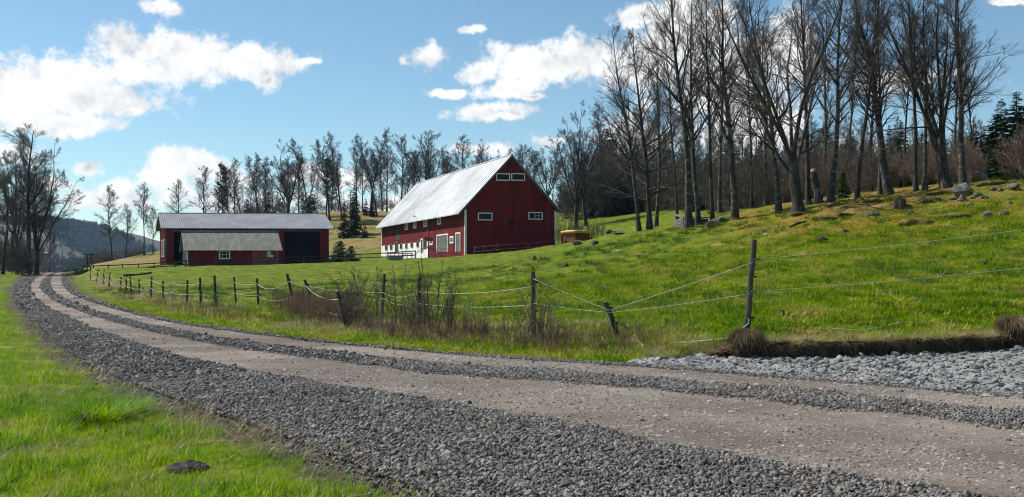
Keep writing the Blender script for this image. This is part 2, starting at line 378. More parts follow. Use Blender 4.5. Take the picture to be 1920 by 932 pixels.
def ground(P, info=False):
    P = np.asarray(P, float).reshape(-1, 2); x, y = P[:, 0], P[:, 1]
    f = np.clip(tps(P), -9, 24)
    far = sstep(np.hypot(x, y), 330, 480); f = f * (1 - far) + far * np.where(x < -20, -8, 10 + 0 * x)
    near = np.hypot(x, y) < 330
    droad = np.full(len(P), 99.0); dlay = np.full(len(P), 99.0); inr = np.zeros(len(P), bool); inl = np.zeros(len(P), bool)
    Q = P[near]
    inr[near] = in_poly(Q, ROAD_POLY)
    ck = np.concatenate([LE[::5], RE[::5], LE[-1:], RE[-1:]]); cd = np.full(len(Q), 1e9)
    for c_ in ck: cd = np.minimum(cd, (Q[:, 0]-c_[0])**2 + (Q[:, 1]-c_[1])**2)
    cl = np.sqrt(cd) < 16; dd = np.sqrt(cd)
    if cl.any(): dd[cl] = np.minimum(d_line(Q[cl], LE), d_line(Q[cl], RE))
    droad[near] = dd
    nl = near & (x > 0) & (x < 26) & (y < 26) & (y > -4)
    if nl.any():
        inl[nl] = in_poly(P[nl], LAY_POLY) & ~inr[nl]; dlay[nl] = d_line(P[nl], LAY_TOP)
    zr = z_road(y)
    # grass side
    lump = fbm(x * .9, y * .9, 3) * .17 + fbm(x * .22 + 5, y * .22, 2) * .22
    rough = sstep(np.hypot(x, y), 14, 24) * (1 - sstep(np.hypot(x, y), 120, 200))
    lump = lump + .09 * np.maximum(fbm(x * 1.9 + 3, y * 1.9, 2), -.1) * rough
    craggy = sstep(x, 9, 14) * sstep(y, 33*K, 38*K) * (1 - sstep(y, 55*K, 70*K)); lump = lump + craggy * (.22 * fbm(x * 1.1 + 9, y * 1.1, 4) + .10 * np.abs(fbm(x * 2.7, y * 2.7, 3)))
    fz = f + lump * (0.25 + .75 * rough)
    right = (x - np.interp(y, RE[::-1][:, 1][np.argsort(RE[::-1][:, 1])], RE[::-1][:, 0][np.argsort(RE[::-1][:, 1])])) > 0
    wide = np.where(right, 3.2, 2.2)
    bl = sstep(droad / wide, .25, 1.0)
    z = zr * (1 - bl) + fz * bl
    bank = np.where(right & (x < 3.2) , .16 * np.exp(-((droad - 2.6) / .9) ** 2) * sstep(-x, -3.2, -1.0), 0)
    z = z + bank + np.where(droad < 3, .02 * fbm(x * 3, y * 3, 2), 0)
    # above the lay-by: a cut edge with turf on top
    ytop = np.interp(x, LAY_TOP[:, 0], LAY_TOP[:, 1]); lay_side = (x > LAY_TOP[0][0] + .3) & (y > ytop + .26 * sstep(x, 2.6, 4.0)) & (x < 26)
    inl = inl | ((x > LAY_TOP[0][0] + .8) & (x < 26) & (y > ytop - .3) & (y <= ytop + .26 * sstep(x, 2.6, 4.0)) & ~inr)
    cut = np.maximum(fz, .30 + .02 * fbm(x * 2, y * 2, 2)) ; cut = np.where(dlay < 3, .30 * (1 - sstep(dlay, 0, 3)) + cut * sstep(dlay, 0, 3), cut)
    fade = sstep(x, LAY_TOP[0][0] + .3, LAY_TOP[0][0] + 2.2)
    z = np.where(lay_side, z * (1 - fade) + cut * fade, z)
    z = np.where(inl, -.05, z)
    z = np.where(inr, zr - .012 - .05 * sstep(droad, 0, .3), z)
    if info: return z, droad, dlay, inr, inl, right
    return z
def zg(x, y): return float(ground([[x, y]])[0])
def hit(u, v, near=0):
    """first place where the line of sight meets the ground"""
    Ys = np.concatenate([np.linspace(5, 60, 111), np.linspace(61, 330, 180)])
    for _ in range(2):
        P = np.stack([(u - 960) / F * Ys, Ys], 1); zl = CAMH + (HOR - v) / F * Ys
        zt = ground(P); below = (zl <= zt) & (Ys > near)
        i = int(np.argmax(below)) if below.any() else int(np.argmin(np.where(Ys > near, zl - zt, 1e9)))
        res = np.array([P[i, 0], P[i, 1], zt[i]]); Ys = np.linspace(Ys[max(i-1, 0)], Ys[i], 40)
    return res

def axis(parts):
    out = []
    for a, b, st in parts: out.append(np.arange(a, b, st))
    return np.concatenate(out)
gx = axis([(-3400,-1080,290),(-1080,-300,60),(-300,-120,9),(-120,-60,3),(-60,-20,1.0),(-20,-9,.4),(-9,16,.2),(16,30,.8),(30,80,2),(80,200,8),(200,1000,50),(1000,3400.1,300)])
gy = axis([(-60,-4,4),(-4,4,1),(4,26,.2),(26,50,.5),(50,90,1.0),(90,240,2.2),(240,340,5),(340,760,40),(760,3300.1,240)])
GX, GY = np.meshgrid(gx, gy); GP = np.stack([GX.ravel(), GY.ravel()], 1)
gz, droad, dlay, inr, inl, right = ground(GP, True)
nx, ny = len(gx), len(gy); gi = np.arange(nx * ny).reshape(ny, nx)
quads = np.stack([gi[:-1, :-1], gi[:-1, 1:], gi[1:, 1:], gi[1:, :-1]], -1).reshape(-1, 4)
dry = np.zeros(len(GP)); x_, y_ = GP[:, 0], GP[:, 1]
bankdry = np.where(right & ~inr & ~inl & (x_ < 5), np.exp(-((droad - 2.2) / 1.0) ** 2) * (.45 + .9 * (fbm(x_ * .6, y_ * .6, 3) + .25)), 0)
ridge = sstep(y_, 158 * K, 172 * K) * (1 - sstep(x_, -16, -6)) * .72
upslope = sstep(x_, 10, 16) * sstep(y_, 33 * K, 41 * K) * .75 * sstep(x_/np.maximum(y_, 5), .20, .29)
u_ = 960 + F*x_/np.maximum(y_, 5); wl = np.interp(u_, [1000,1300,1400,1500,1850], [200,165,90,66,52])*K; woodfloor = sstep(y_ - 2 * np.sin(x_ * .2), wl, wl*1.12) * sstep(x_, 8, 14)
dry = np.clip(np.maximum.reduce([bankdry, ridge, upslope, woodfloor]), 0, 1)
me = mesh_from('ground', np.column_stack([GP, gz]), [quads], [], True)
a = me.attributes.new('dry', 'FLOAT', 'POINT'); a.data.foreach_set('value', dry.astype(np.float32))
a = me.attributes.new('moss', 'FLOAT', 'POINT'); a.data.foreach_set('value', (sstep(x_, 8, 13) * sstep(y_ - .8*(13-np.minimum(x_, 13)), 31*K, 36*K) * (1-sstep(y_, 60*K, 75*K))).astype(np.float32))
a = me.attributes.new('soil', 'FLOAT', 'POINT'); a.data.foreach_set('value', np.where(inr | inl, 1, np.maximum(1-sstep(droad, .15, .9), 0)).astype(np.float32))
m, b, p, out = new_mat('meadow_ground')
posn = b.n('ShaderNodeNewGeometry').outputs['Position']
at_dry = b.n('ShaderNodeAttribute', attribute_name='dry').outputs['Fac']
g1 = b.ss(b.noise(posn, .8, 6, .7), .38, .62); g2 = b.ss(b.noise(posn, 5, 6, .7), .3, .7); g3 = b.noise(posn, 0.9, 5, .65)
col = b.mix(g1, (.055,.098,.002), (.150,.185,.003))
col = b.mix(b.m('MULTIPLY', g2, .5), col, (.030,.050,.005))
col = b.mix(b.ss(g3, .56, .70), col, (.24,.18,.055))
tan = b.mix(g2, (.14,.095,.04), (.27,.195,.08)); tan = b.mix(b.ss(b.noise(posn, .35, 4, .6), .5, .62), tan, (.085,.105,.015))
col = b.mix(b.ss(b.m('ADD', at_dry, b.m('MULTIPLY', b.m('SUBTRACT', g3, .5), 1.2)), .35, .75), col, tan)
mossy = b.m('MULTIPLY', b.n('ShaderNodeAttribute', attribute_name='moss').outputs['Fac'], b.ss(b.noise(posn, 1.3, 6, .7), .41, .56))
col = b.mix(mossy, col, b.mix(g2, (.26,.145,.018), (.10,.07,.02)))
at_soil = b.n('ShaderNodeAttribute', attribute_name='soil').outputs['Fac']
col = b.mix(b.ss(b.m('ADD', at_soil, b.m('MULTIPLY', b.m('SUBTRACT', b.noise(posn, 7, 5, .7), .5), 1.0)), .40, .75), col, b.mix(g2, (.042,.033,.024), (.095,.078,.058)))
b.put(p.inputs['Base Color'], col); p.inputs['Roughness'].default_value = .95; p.inputs['Specular IOR Level'].default_value = .1
bn = b.n('ShaderNodeBump'); bn.inputs['Strength'].default_value = .9; bn.inputs['Distance'].default_value = .12
b.put(bn.inputs['Height'], b.m('ADD', b.noise(posn, 2.4, 5, .7), b.m('MULTIPLY', b.noise(posn, 16, 4, .7), .4))); b.put(p.inputs['Normal'], bn.outputs[0])
me.materials.append(m)
tag(link('ground', me), kind='structure')

# ------------------------------------------------------------------ gravel road ribbon, lay-by, cut bank
U = np.linspace(0, 1, 61)
BK_S = np.array([0, 4*NSUB, 6*NSUB, 11*NSUB, NS-1]) ; BK = np.array([[.33,.70,.83,.97],[.33,.70,.83,.97],[.31,.59,.76,.94],[.28,.48,.64,.88],[.28,.48,.64,.88]])
def band_at(s, u):
    """1 on loose gravel, 0 on the two wheel tracks"""
    q = [np.interp(s, BK_S, BK[:, i]) for i in range(4)]
    e = .09
    tr = sstep(u, q[0]-e, q[0]+e) * (1 - sstep(u, q[1]-e, q[1]+e)) + sstep(u, q[2]-e, q[2]+e) * (1 - sstep(u, q[3]-e*.6, q[3]+e*.6))
    return 1 - tr
SS, UU = np.meshgrid(np.arange(NS), U, indexing='ij')
RX = LE[:, None, :] * (1 - U)[None, :, None] + RE[:, None, :] * U[None, :, None]
band = band_at(SS.astype(float), UU)
def road_z(x, y, bandv, u):
    return z_road(y) + .006 + .035 * bandv * sstep(u, .02, .2) * (1 - .9 * sstep(u, .93, 1.0)) + .010 * fbm(x * 1.5, y * 1.5, 3) * sstep(u, 0, .05)
rz = road_z(RX[..., 0], RX[..., 1], band, UU)
ri = np.arange(NS * 61).reshape(NS, 61)
rq = np.stack([ri[:-1, :-1], ri[:-1, 1:], ri[1:, 1:], ri[1:, :-1]], -1).reshape(-1, 4)
me = mesh_from('gravel_road', np.column_stack([RX.reshape(-1, 2), rz.ravel()]), [rq], [], True)
a = me.attributes.new('band', 'FLOAT', 'POINT'); a.data.foreach_set('value', band.ravel().astype(np.float32))
m, b, p, out = new_mat('gravel_road_surface')
posn = b.n('ShaderNodeNewGeometry').outputs['Position']
ab = b.n('ShaderNodeAttribute', attribute_name='band').outputs['Fac']
fac = b.ss(b.m('ADD', ab, b.m('MULTIPLY', b.m('SUBTRACT', b.noise(posn, 2.2, 6, .7), .5), .9)), .35, .65)
n1 = b.noise(posn, .6, 5, .6); n2 = b.noise(posn, 30, 4, .7)
vor = b.n('ShaderNodeTexVoronoi'); b.put(vor.inputs['Vector'], posn); vor.inputs['Scale'].default_value = 24
vor2 = b.n('ShaderNodeTexVoronoi'); b.put(vor2.inputs['Vector'], posn); vor2.inputs['Scale'].default_value = 42
trk = b.mix(b.ss(b.noise(posn, .22, 5, .65), .38, .62), (.105,.084,.067), (.265,.226,.188)); trk = b.mix(b.m('MULTIPLY', b.ss(n1, .5, .66), .5), trk, (.10,.080,.064))
trk = b.mix(b.m('MULTIPLY', b.ss(n2, .35, .65), .6), trk, (.085,.067,.054))
pebb = b.ss(vor2.outputs['Distance'], .12, .22, 1, 0)
sepc = b.n('ShaderNodeSeparateColor'); b.put(sepc.inputs[0], vor2.outputs['Color'])
pebsel = b.m('MULTIPLY', pebb, b.ss(sepc.outputs[0], .5, .7))
trk = b.mix(b.m('MULTIPLY', pebsel, .75), trk, (.36,.34,.31))
sepg = b.n('ShaderNodeSeparateColor'); b.put(sepg.inputs[0], vor.outputs['Color'])
grv = b.mix(sepg.outputs[0], (.050,.048,.047), (.170,.164,.158))
grv = b.mix(b.ss(vor.outputs['Distance'], .25, .55), grv, (.016,.015,.015))
far_g = b.ss(b.vm('LENGTH', posn), 16, 26); grv = b.mix(far_g, (.018,.017,.016), grv)  # bed under the near stones: shade of the gaps put into its colour
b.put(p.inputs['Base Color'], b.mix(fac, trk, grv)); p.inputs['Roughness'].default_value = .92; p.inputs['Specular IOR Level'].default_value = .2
bn = b.n('ShaderNodeBump'); bn.inputs['Strength'].default_value = .8; bn.inputs['Distance'].default_value = .03
hgt = b.m('ADD', b.m('MULTIPLY', b.m('MULTIPLY', vor.outputs['Distance'], -1.0), fac), b.m('ADD', b.m('MULTIPLY', n2, .35), b.m('MULTIPLY', pebsel, .3)))
b.put(bn.inputs['Height'], hgt); b.put(p.inputs['Normal'], bn.outputs[0])
me.materials.append(m); tag(link('gravel_road', me), kind='structure')

mrows = 12
lt = LAY_TOP
# lower border of the lay-by follows the road's edge
rs = np.linspace(0, 1, len(lt)); seg = RE[(RE[:, 1] <= RE[5*NSUB][1] + .01)][::-1]; seg = seg[seg[:, 1] > -1.4]
sl = np.concatenate([[0], np.cumsum(np.linalg.norm(np.diff(seg, axis=0), axis=1))]); sl /= sl[-1]
lowb = np.stack([np.interp(rs, sl, seg[:, 0]), np.interp(rs, sl, seg[:, 1])], 1)
tt = np.linspace(-.02, 1.0, mrows)
LX = lowb[:, None] * (1 - tt)[None, :, None] + lt[:, None] * tt[None, :, None]
lz = -.004 + .03 * fbm(LX[..., 0] * 2, LX[..., 1] * 2, 3) * np.sin(np.clip(tt, 0, 1) * np.pi)[None]
lz = lz + np.where(tt < 0.05, -.02, .012)[None]
li = np.arange(len(lt) * mrows).reshape(len(lt), mrows)
me = mesh_from('stone_apron', np.column_stack([LX.reshape(-1, 2), lz.ravel()]), [np.stack([li[:-1, :-1], li[:-1, 1:], li[1:, 1:], li[1:, :-1]], -1).reshape(-1, 4)], M['pale_stone'], True)
tag(link('stone_layby_path', me), kind='structure')

# eroded earth face above the lay-by
ks = np.arange(26, len(lt) * 1.0, .1); ks = np.linspace(16, len(lt) - 1.01, 330)
bx = np.interp(ks, np.arange(len(lt)), lt[:, 0]); by = np.interp(ks, np.arange(len(lt)), lt[:, 1])
hh = sstep(bx, 2.6, 4.2)
rowsV = []
prof = [(-.10, -.06), (-.02, .02), (.06, .07), (.10, .13), (.09, .19), (.04, .245), (.01, .29), (.12, .325), (.40, .30), (.9, .20)]
for i, (oy, oz) in enumerate(prof):
    jit = fbm(bx * 3.1 + i * .37, by * 0 + i * .61, 4)
    inner = 0 < i < 9
    rowsV.append(np.column_stack([bx + (.05 * jit if inner else 0), by + oy + (.14 * jit if inner else 0), -.02 + (oz * (.55 + .45 * hh) + (.05 * fbm(bx * 2.3 + 9, by * 0 + i * .3, 3) if inner else 0)) * (.25 + .75 * hh)]))
BV = np.stack(rowsV, 1); bi = np.arange(BV.shape[0] * len(prof)).reshape(-1, len(prof))
me = mesh_from('soil_bank', BV.reshape(-1, 3), [np.stack([bi[:-1, :-1], bi[1:, :-1], bi[1:, 1:], bi[:-1, 1:]], -1).reshape(-1, 4)], M['soil'], True)
tag(link('soil_bank', me), kind='structure')
# ------------------------------------------------------------------ barn, machine hall, small shed
def wall_pts(O, e, n, a, z, d=0.0):
    a = np.asarray(a, float); z = np.asarray(z, float)
    return np.stack([O[0] + e[0]*a + n[0]*d, O[1] + e[1]*a + n[1]*d, z + 0*a], -1)
def ribbed(name, parent, O, e, n, a0, a1, zb, zt, mat, period=.28, relief=.018, extra=()):
    """a wall of vertical boards with cover strips; zb and zt give its lower and upper line"""
    xs = []; dd = []
    k = max(1, int(round((a1 - a0) / period))); st = (a1 - a0) / k
    for i in range(k):
        s = a0 + i * st
        xs += [s, s + st*.70, s + st*.72, s + st*.98]; dd += [0, 0, relief, relief]
    xs.append(a1); dd.append(0); xs = np.array(xs); dd = np.array(dd)
    for q in extra:
        j = np.searchsorted(xs, q); xs = np.insert(xs, j, q); dd = np.insert(dd, j, dd[max(j-1, 0)])
    base = np.stack([O[0]+e[0]*xs+n[0]*dd, O[1]+e[1]*xs+n[1]*dd], -1)
    V = np.concatenate([np.column_stack([base, zb(xs)]), np.column_stack([base, zt(xs)])]); m_ = len(xs); i = np.arange(m_-1)
    return link(name, mesh_from(name, V, [np.stack([i, i+1, m_+i+1, m_+i], -1)], mat), parent)
def bxw(mb, O, e, n, a0, a1, z0, z1, d0, d1):
    o = np.array([O[0]+e[0]*a0+n[0]*d0, O[1]+e[1]*a0+n[1]*d0, z0])
    mb.box(o, np.array([e[0], e[1], 0])*(a1-a0), np.array([n[0], n[1], 0])*(d1-d0), (0, 0, z1-z0))
def window(parent, O, e, n, a0, a1, z0, z1, cols=1, rows=1, fw=.11, frame='white', name='window', pane='glass', label=None, half=None):
    mb = MB(); d0, d1 = .02, .09
    bxw(mb, O, e, n, a0, a1, z0, z0+fw, d0, d1); bxw(mb, O, e, n, a0, a1, z1-fw, z1, d0, d1)
    bxw(mb, O, e, n, a0, a0+fw, z0+fw, z1-fw, d0, d1); bxw(mb, O, e, n, a1-fw, a1, z0+fw, z1-fw, d0, d1)
    s0 = a0 if half is None else a0 + (a1 - a0) * half
    for c in range(1, cols):
        q = s0 + (a1-s0)*c/cols; bxw(mb, O, e, n, q-.022, q+.022, z0+fw, z1-fw, d0, d1-.03)
    if half is not None: bxw(mb, O, e, n, s0-.03, s0+.03, z0+fw, z1-fw, d0, d1-.03)
    for r in range(1, rows):
        q = z0 + (z1-z0)*r/rows; bxw(mb, O, e, n, s0+fw*.5, a1-fw, q-.02, q+.02, d0, d1-.04)
    wnd = mb.build(name, M[frame], parent)
    if label: wnd['label'] = label
    pm = MB(); bxw(pm, O, e, n, a0+fw*.9, a1-fw*.9, z0+fw*.9, z1-fw*.9, .005, .038); pm.build('pane', M[pane], wnd)
    return wnd
def solve_a(O, e, u):
    t = (u - 960) / F
    return (t*O[1] - O[0]) / (e[0] - t*e[1])
def zat(O, e, a, v): return CAMH + (HOR - v) / F * (O[1] + e[1]*a)

# --- the big red barn
BO = np.array([(872-960)/F*120*K, 120*K]); far_c = np.array([(716-960)/F*160*K, 160*K]); right_c = np.array([(1042-960)/F*122.6*K, 122.6*K])
BL = np.linalg.norm(far_c-BO); bl = (far_c-BO)/BL; BWd = np.linalg.norm(right_c-BO); bg = (right_c-BO)/BWd
bln = np.array([-bl[1], bl[0]]); bln = bln if bln[0] < 0 else -bln          # outward normal of the long side
bgn = np.array([bg[1], -bg[0]])                                           # outward normal of the gable
ZE = zat(BO, bg, 0, 388.0); ZB = zat(BO, bg, 0, 480.0) - .3; ZR = zat(BO, bg, BWd/2, 294.0)
barn = empty('barn', (BO[0], BO[1], ZB), 'large dark red barn with bright metal roof on the meadow slope', 'barn')
barn.location = (0, 0, 0)
gt = lambda a: ZE + (ZR-ZE) * (1 - np.abs(a - BWd/2) / (BWd/2)) - .06
ribbed('gable_wall', barn, BO, bg, bgn, 0, BWd, lambda a: ZB+.35+0*a, gt, M['red'], extra=(BWd/2,))
zside_top = lambda a: ZE - .05 + 0*a
split = solve_a(BO, bl, 690+460/4.05)
def z_mid(a): return ZB + .25 + (ZE-ZB)*.36 + 0*a
ribbed('side_wall', barn, BO, bl, bln, 0, split, lambda a: ZB+0*a, zside_top, M['red'])
ribbed('side_wall', barn, BO, bl, bln, split, BL, z_mid, zside_top, M['red'])
mb = MB(); bxw(mb, BO, bl, bln, split, BL+.05, ZB-.8, z_mid(0)+.02, -.4, .10); mb.build('masonry_wall', M['plaster'], barn)
BR, BF = BO + bg*BWd, BO + bl*BL
ribbed('back_wall', barn, BR, bl, -bln, 0, BL, lambda a: ZB+0*a, zside_top, M['red'], period=1.2)
ribbed('far_gable_wall', barn, BF, bg, -bgn, 0, BWd, lambda a: ZB+0*a, gt, M['red'], period=.9, extra=(BWd/2,))
mb = MB(); bxw(mb, BO, bg, bgn, 0.0, BWd, ZB-.8, ZB+.36, -.3, .06); mb.build('plinth', M['concrete'], barn)
# roof: two thick slabs with standing seams
mid = BO + bg*BWd/2
def roof_slab(name, side, over_e, over_g, mat, thick=.14):
    run = BWd/2; slope = (ZR-ZE)/run
    d = bg*side; z_e = ZE - slope*over_e + .10
    A = mid - bl*over_g; B = mid + bl*(BL+over_g)
    k = 46; V = []; P = []
    ts = np.linspace(0, 1, k+1)
    e0 = A + d*(run+over_e); e1 = B + d*(run+over_e); up = np.array([0, 0, thick])
    mbx = MB()
    top = lambda xy, z: np.array([xy[0], xy[1], z])
    q = [top(A, ZR+.10), top(B, ZR+.10), top(e1, z_e), top(e0, z_e)]
    vs = q + [c+up for c in q]
    f = np.array([[0,1,2,3],[4,7,6,5],[0,4,5,1],[1,5,6,2],[2,6,7,3],[3,7,4,0]])
    mbx.add(vs, [f]); r = mbx.build(name, mat, barn)
    sm = MB()
    nrm = np.cross(q[1]-q[0], q[3]-q[0]); nrm /= np.linalg.norm(nrm); nrm = nrm if nrm[2] > 0 else -nrm
    axl = (q[1]-q[0])/np.linalg.norm(q[1]-q[0])
    for t in ts:
        s = q[0]*(1-t)+q[1]*t + up; e = q[3]*(1-t)+q[2]*t + up
        sm.box(s - axl*.02 + nrm*.002, axl*.04, e-s, nrm*.035)
    for hf in (.36, .68):
        s = q[0]*(1-hf)+q[3]*hf+up; e = q[1]*(1-hf)+q[2]*hf+up
        sm.box(s+nrm*.003, (q[3]-q[0])*.004, e-s, nrm*.02)
    sm.build('roof_seam', mat, r); return r, q
r1, q1 = roof_slab('roof', -1, 1.0, .45, M['metal_bright'])
r2, q2 = roof_slab('roof', 1, .55, .45, M['metal_bright'])
mb = MB(); s = q1[0]+np.array([0,0,.15]); e = q1[1]+np.array([0,0,.15]); mb.tube([s, e], [.13, .13], 8); mb.build('ridge_cap', M['metal_bright'], barn)
for q in (q1, q2):                                                          # pale verge boards along the gable
    mb = MB(); dn = np.array([bgn[0], bgn[1], 0]); a_, c_ = q[0], q[3]
    mb.box(a_ + dn*.003 + np.array([0,0,-.16]), c_-a_, dn*.05, (0,0,.27)); mb.build('verge_board', M['grey_wood'], barn)
for (O, e, n, a) in ((BO, bg, bgn, 0), (BO, bl, bln, 0), (BR, -bg, bgn, 0), (BF, -bl, bln, 0)):
    mb = MB(); bxw(mb, O, e, n, a+.0, a+.20, ZB+.05, ZE-.35, .03, .075); mb.build('corner_board', M['white'], barn)
zpx = lambda u0, u1, v0, v1, O, e: (solve_a(O, e, u0), solve_a(O, e, u1), zat(O, e, solve_a(O, e, (u0+u1)/2), v1), zat(O, e, solve_a(O, e, (u0+u1)/2), v0))
Zx = lambda x: 690 + x/4.05
Zy = lambda y: 270 + y/4.05
for (x0, x1, y0, y1, kw) in ((973,1078,223,279,{}), (1087,1192,223,279,{}), (834,944,522,580,{}), (1217,1326,517,574,dict(cols=2, rows=2, half=.46))):
    a0, a1, z0, z1 = zpx(Zx(x0), Zx(x1), Zy(y0), Zy(y1), BO, bg); window(barn, BO, bg, bgn, a0, a1, z0, z1, fw=.13, **kw)
a0 = solve_a(BO, bg, Zx(1088)); zc = zat(BO, bg, a0, Zy(595)); c0 = BO + bg*a0
mb = MB(); mb.tube([np.array([*(c0+bgn*-.1), zc]), np.array([*(c0+bgn*.06), zc])], [.48, .48], 20); mb.build('round_vent', M['dark'], barn)
def sidebox(x0, x1, y0, y1):
    a1, a0, z0, z1 = zpx(Zx(x0), Zx(x1), Zy(y0), Zy(y1), BO, bl); return a0, a1, z0, z1
for (x0, x1, y0, y1) in ((283,305,603,653), (347,369,592,641), (425,450,577,630), (530,556,557,612), (625,652,700,755)):
    window(barn, BO, bl, bln, *sidebox(x0, x1, y0, y1), cols=2, rows=2, fw=.22, pane='glass')
for (x0, x1, y0, y1) in ((470,494,720,768),):
    window(barn, BO, bl, bln, *sidebox(x0, x1, y0, y1), cols=2, rows=3, fw=.2)
BO2 = BO + bln*.085
for (x0, x1, y0, y1) in ((137,153,767,806), (173,190,763,804), (250,265,755,797), (290,305,750,792), (330,348,743,786), (375,392,739,782), (430,450,730,790)):
    window(barn, BO2, bl, bln, *sidebox(x0, x1, y0, y1), fw=.10, frame='grey_wood')
def door(x0, x1, y0, y1, frame='white', leaf='grey_wood', O=None, leaves=1):
    a0, a1, z0, z1 = sidebox(x0, x1, y0, y1); O = BO if O is None else O
    mb = MB(); fw = .16
    bxw(mb, O, bl, bln, a0, a0+fw, z0, z1, .02, .10); bxw(mb, O, bl, bln, a1-fw, a1, z0, z1, .02, .10); bxw(mb, O, bl, bln, a0+fw, a1-fw, z1-fw, z1, .02, .10)
    d = mb.build('door', M[frame], barn)
    for i in range(leaves):
        s0 = a0+fw + (a1-a0-2*fw)*i/leaves; s1 = a0+fw + (a1-a0-2*fw)*(i+1)/leaves
        k = max(3, int((s1-s0)/.3)); mb = MB()
        for j in range(k):
            bxw(mb, O, bl, bln, s0+(s1-s0)*j/k+.008, s0+(s1-s0)*(j+1)/k-.008, z0, z1-fw-.01, .01, .045+.008*(j % 2))
        if leaves > 1:
            bxw(mb, O, bl, bln, s0+.06, s1-.06, z0+.5, z0+.7, .05, .075); bxw(mb, O, bl, bln, s0+.06, s1-.06, z1-fw-.8, z1-fw-.6, .05, .075)
        mb.build('door_leaf', M[leaf], d)
    return d
door(525, 612, 685, 822, leaves=2); door(668, 705, 672, 818); door(212, 235, 742, 826, 'grey_wood', 'dark_wood', BO2); door(408, 425, 718, 824, 'white', 'dark_wood', BO2)
a0, a1, z0, z1 = sidebox(216, 250, 580, 728); mb = MB(); bxw(mb, BO, bl, bln, a0, a1, z0, z1, .03, .06); hatch = mb.build('loft_hatch', M['dark_wood'], barn); hatch['label'] = 'black stained hatch on the red wall'
a0 = sidebox(455, 460, 560, 700); mb = MB(); bxw(mb, BO, bl, bln, a0[0], a0[0]+.12, z_mid(0), ZE-.2, .04, .14); mb.build('downpipe', M['grey_wood'], barn)
a0, a1, z0, z1 = sidebox(380, 400, 565, 580); c0 = BO + bl*a0; mb = MB(); mb.tube([np.array([*c0, z1]), np.array([*(c0+bln*.5), z1+.1]), np.array([*(c0+bln*.9), z1+.25])], [.05,.05,.05], 6); mb.tube([np.array([*(c0+bln*.8), z1+.22]), np.array([*(c0+bln*1.25), z1+.3])], [.13,.2], 8); mb.build('yard_lamp', M['white'], barn)

# --- the machine hall on the left
HO = np.array([(310-960)/F*150*K, 150*K]); he = np.array([math.cos(math.radians(4)), math.sin(math.radians(4))]); hd = np.array([-math.sin(math.radians(23)), math.cos(math.radians(23))])
hn = np.array([he[1], -he[0]]); HL = solve_a(HO, he, 617); HD = 12.5
hall = empty('machine_hall', (0, 0, 0), 'long dark red machine hall with grey corrugated roof and wide dark opening', 'shed')
hZB = zat(HO, he, 0, 498) - .2; hZE = zat(HO, he, 0, 426.5); hZR = CAMH + (HOR-401)/F*(HO[1]+hd[1]*HD/2)
Hx = lambda x: 280 + x/5.05
Hy = lambda y: 370 + y/5.05
o1 = (solve_a(HO, he, Hx(232)), solve_a(HO, he, Hx(320)), zat(HO, he, 3, Hy(332)))
o2 = (solve_a(HO, he, Hx(1280)), solve_a(HO, he, Hx(1615)), zat(HO, he, 22, Hy(322)))
wt = lambda a: hZE+.05+0*a
for a0, a1, zb in ((0, o1[0], hZB), (o1[0], o1[1], o1[2]), (o1[1], o2[0], hZB), (o2[0], o2[1], o2[2]), (o2[1], HL, hZB)):
    ribbed('front_wall', hall, HO, he, hn, a0, a1, lambda a, zb=zb: zb+0*a, wt, M['red'], period=.25)
ln = np.array([-hd[1], hd[0]])
gl = lambda a: hZE + (hZR-hZE)*(1-np.abs(a-HD/2)/(HD/2)) - .03
ribbed('end_wall', hall, HO, hd, ln, 0, HD, lambda a: hZB+0*a, gl, M['red'], period=.25, extra=(HD/2,))
ribbed('end_wall', hall, HO+he*HL, hd, -ln, 0, HD, lambda a: hZB+0*a, gl, M['red'], period=.25, extra=(HD/2,))
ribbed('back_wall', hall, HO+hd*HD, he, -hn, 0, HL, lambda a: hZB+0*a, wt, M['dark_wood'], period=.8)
for a0 in (2.2, 5.8):
    window(hall, HO, hd, ln, a0, a0+1.6, hZB+1.7, hZB+4.6, cols=1, rows=3, fw=.16)
for (O, e, n, a) in ((HO, he, hn, 0), (HO, hd, ln, 0), (HO+he*HL, -he, hn, 0)):
    mb = MB(); bxw(mb, O, e, n, a, a+.2, hZB, hZE-.1, .03, .08); mb.build('corner_board', M['grey_wood'], hall)
mb = MB(); bxw(mb, HO, he, hn, o1[0]-.2, o2[1]+.2, o2[2]+.02, o2[2]+.14, .04, .16); mb.build('door_track', M['metal_grey'], hall)
mb = MB(); mb.box([HO[0], HO[1], hZB+.01], [he[0]*HL, he[1]*HL, 0], [hd[0]*HD, hd[1]*HD, 0], (0,0,.05)); mb.build('hall_floor', M['soil'], hall)
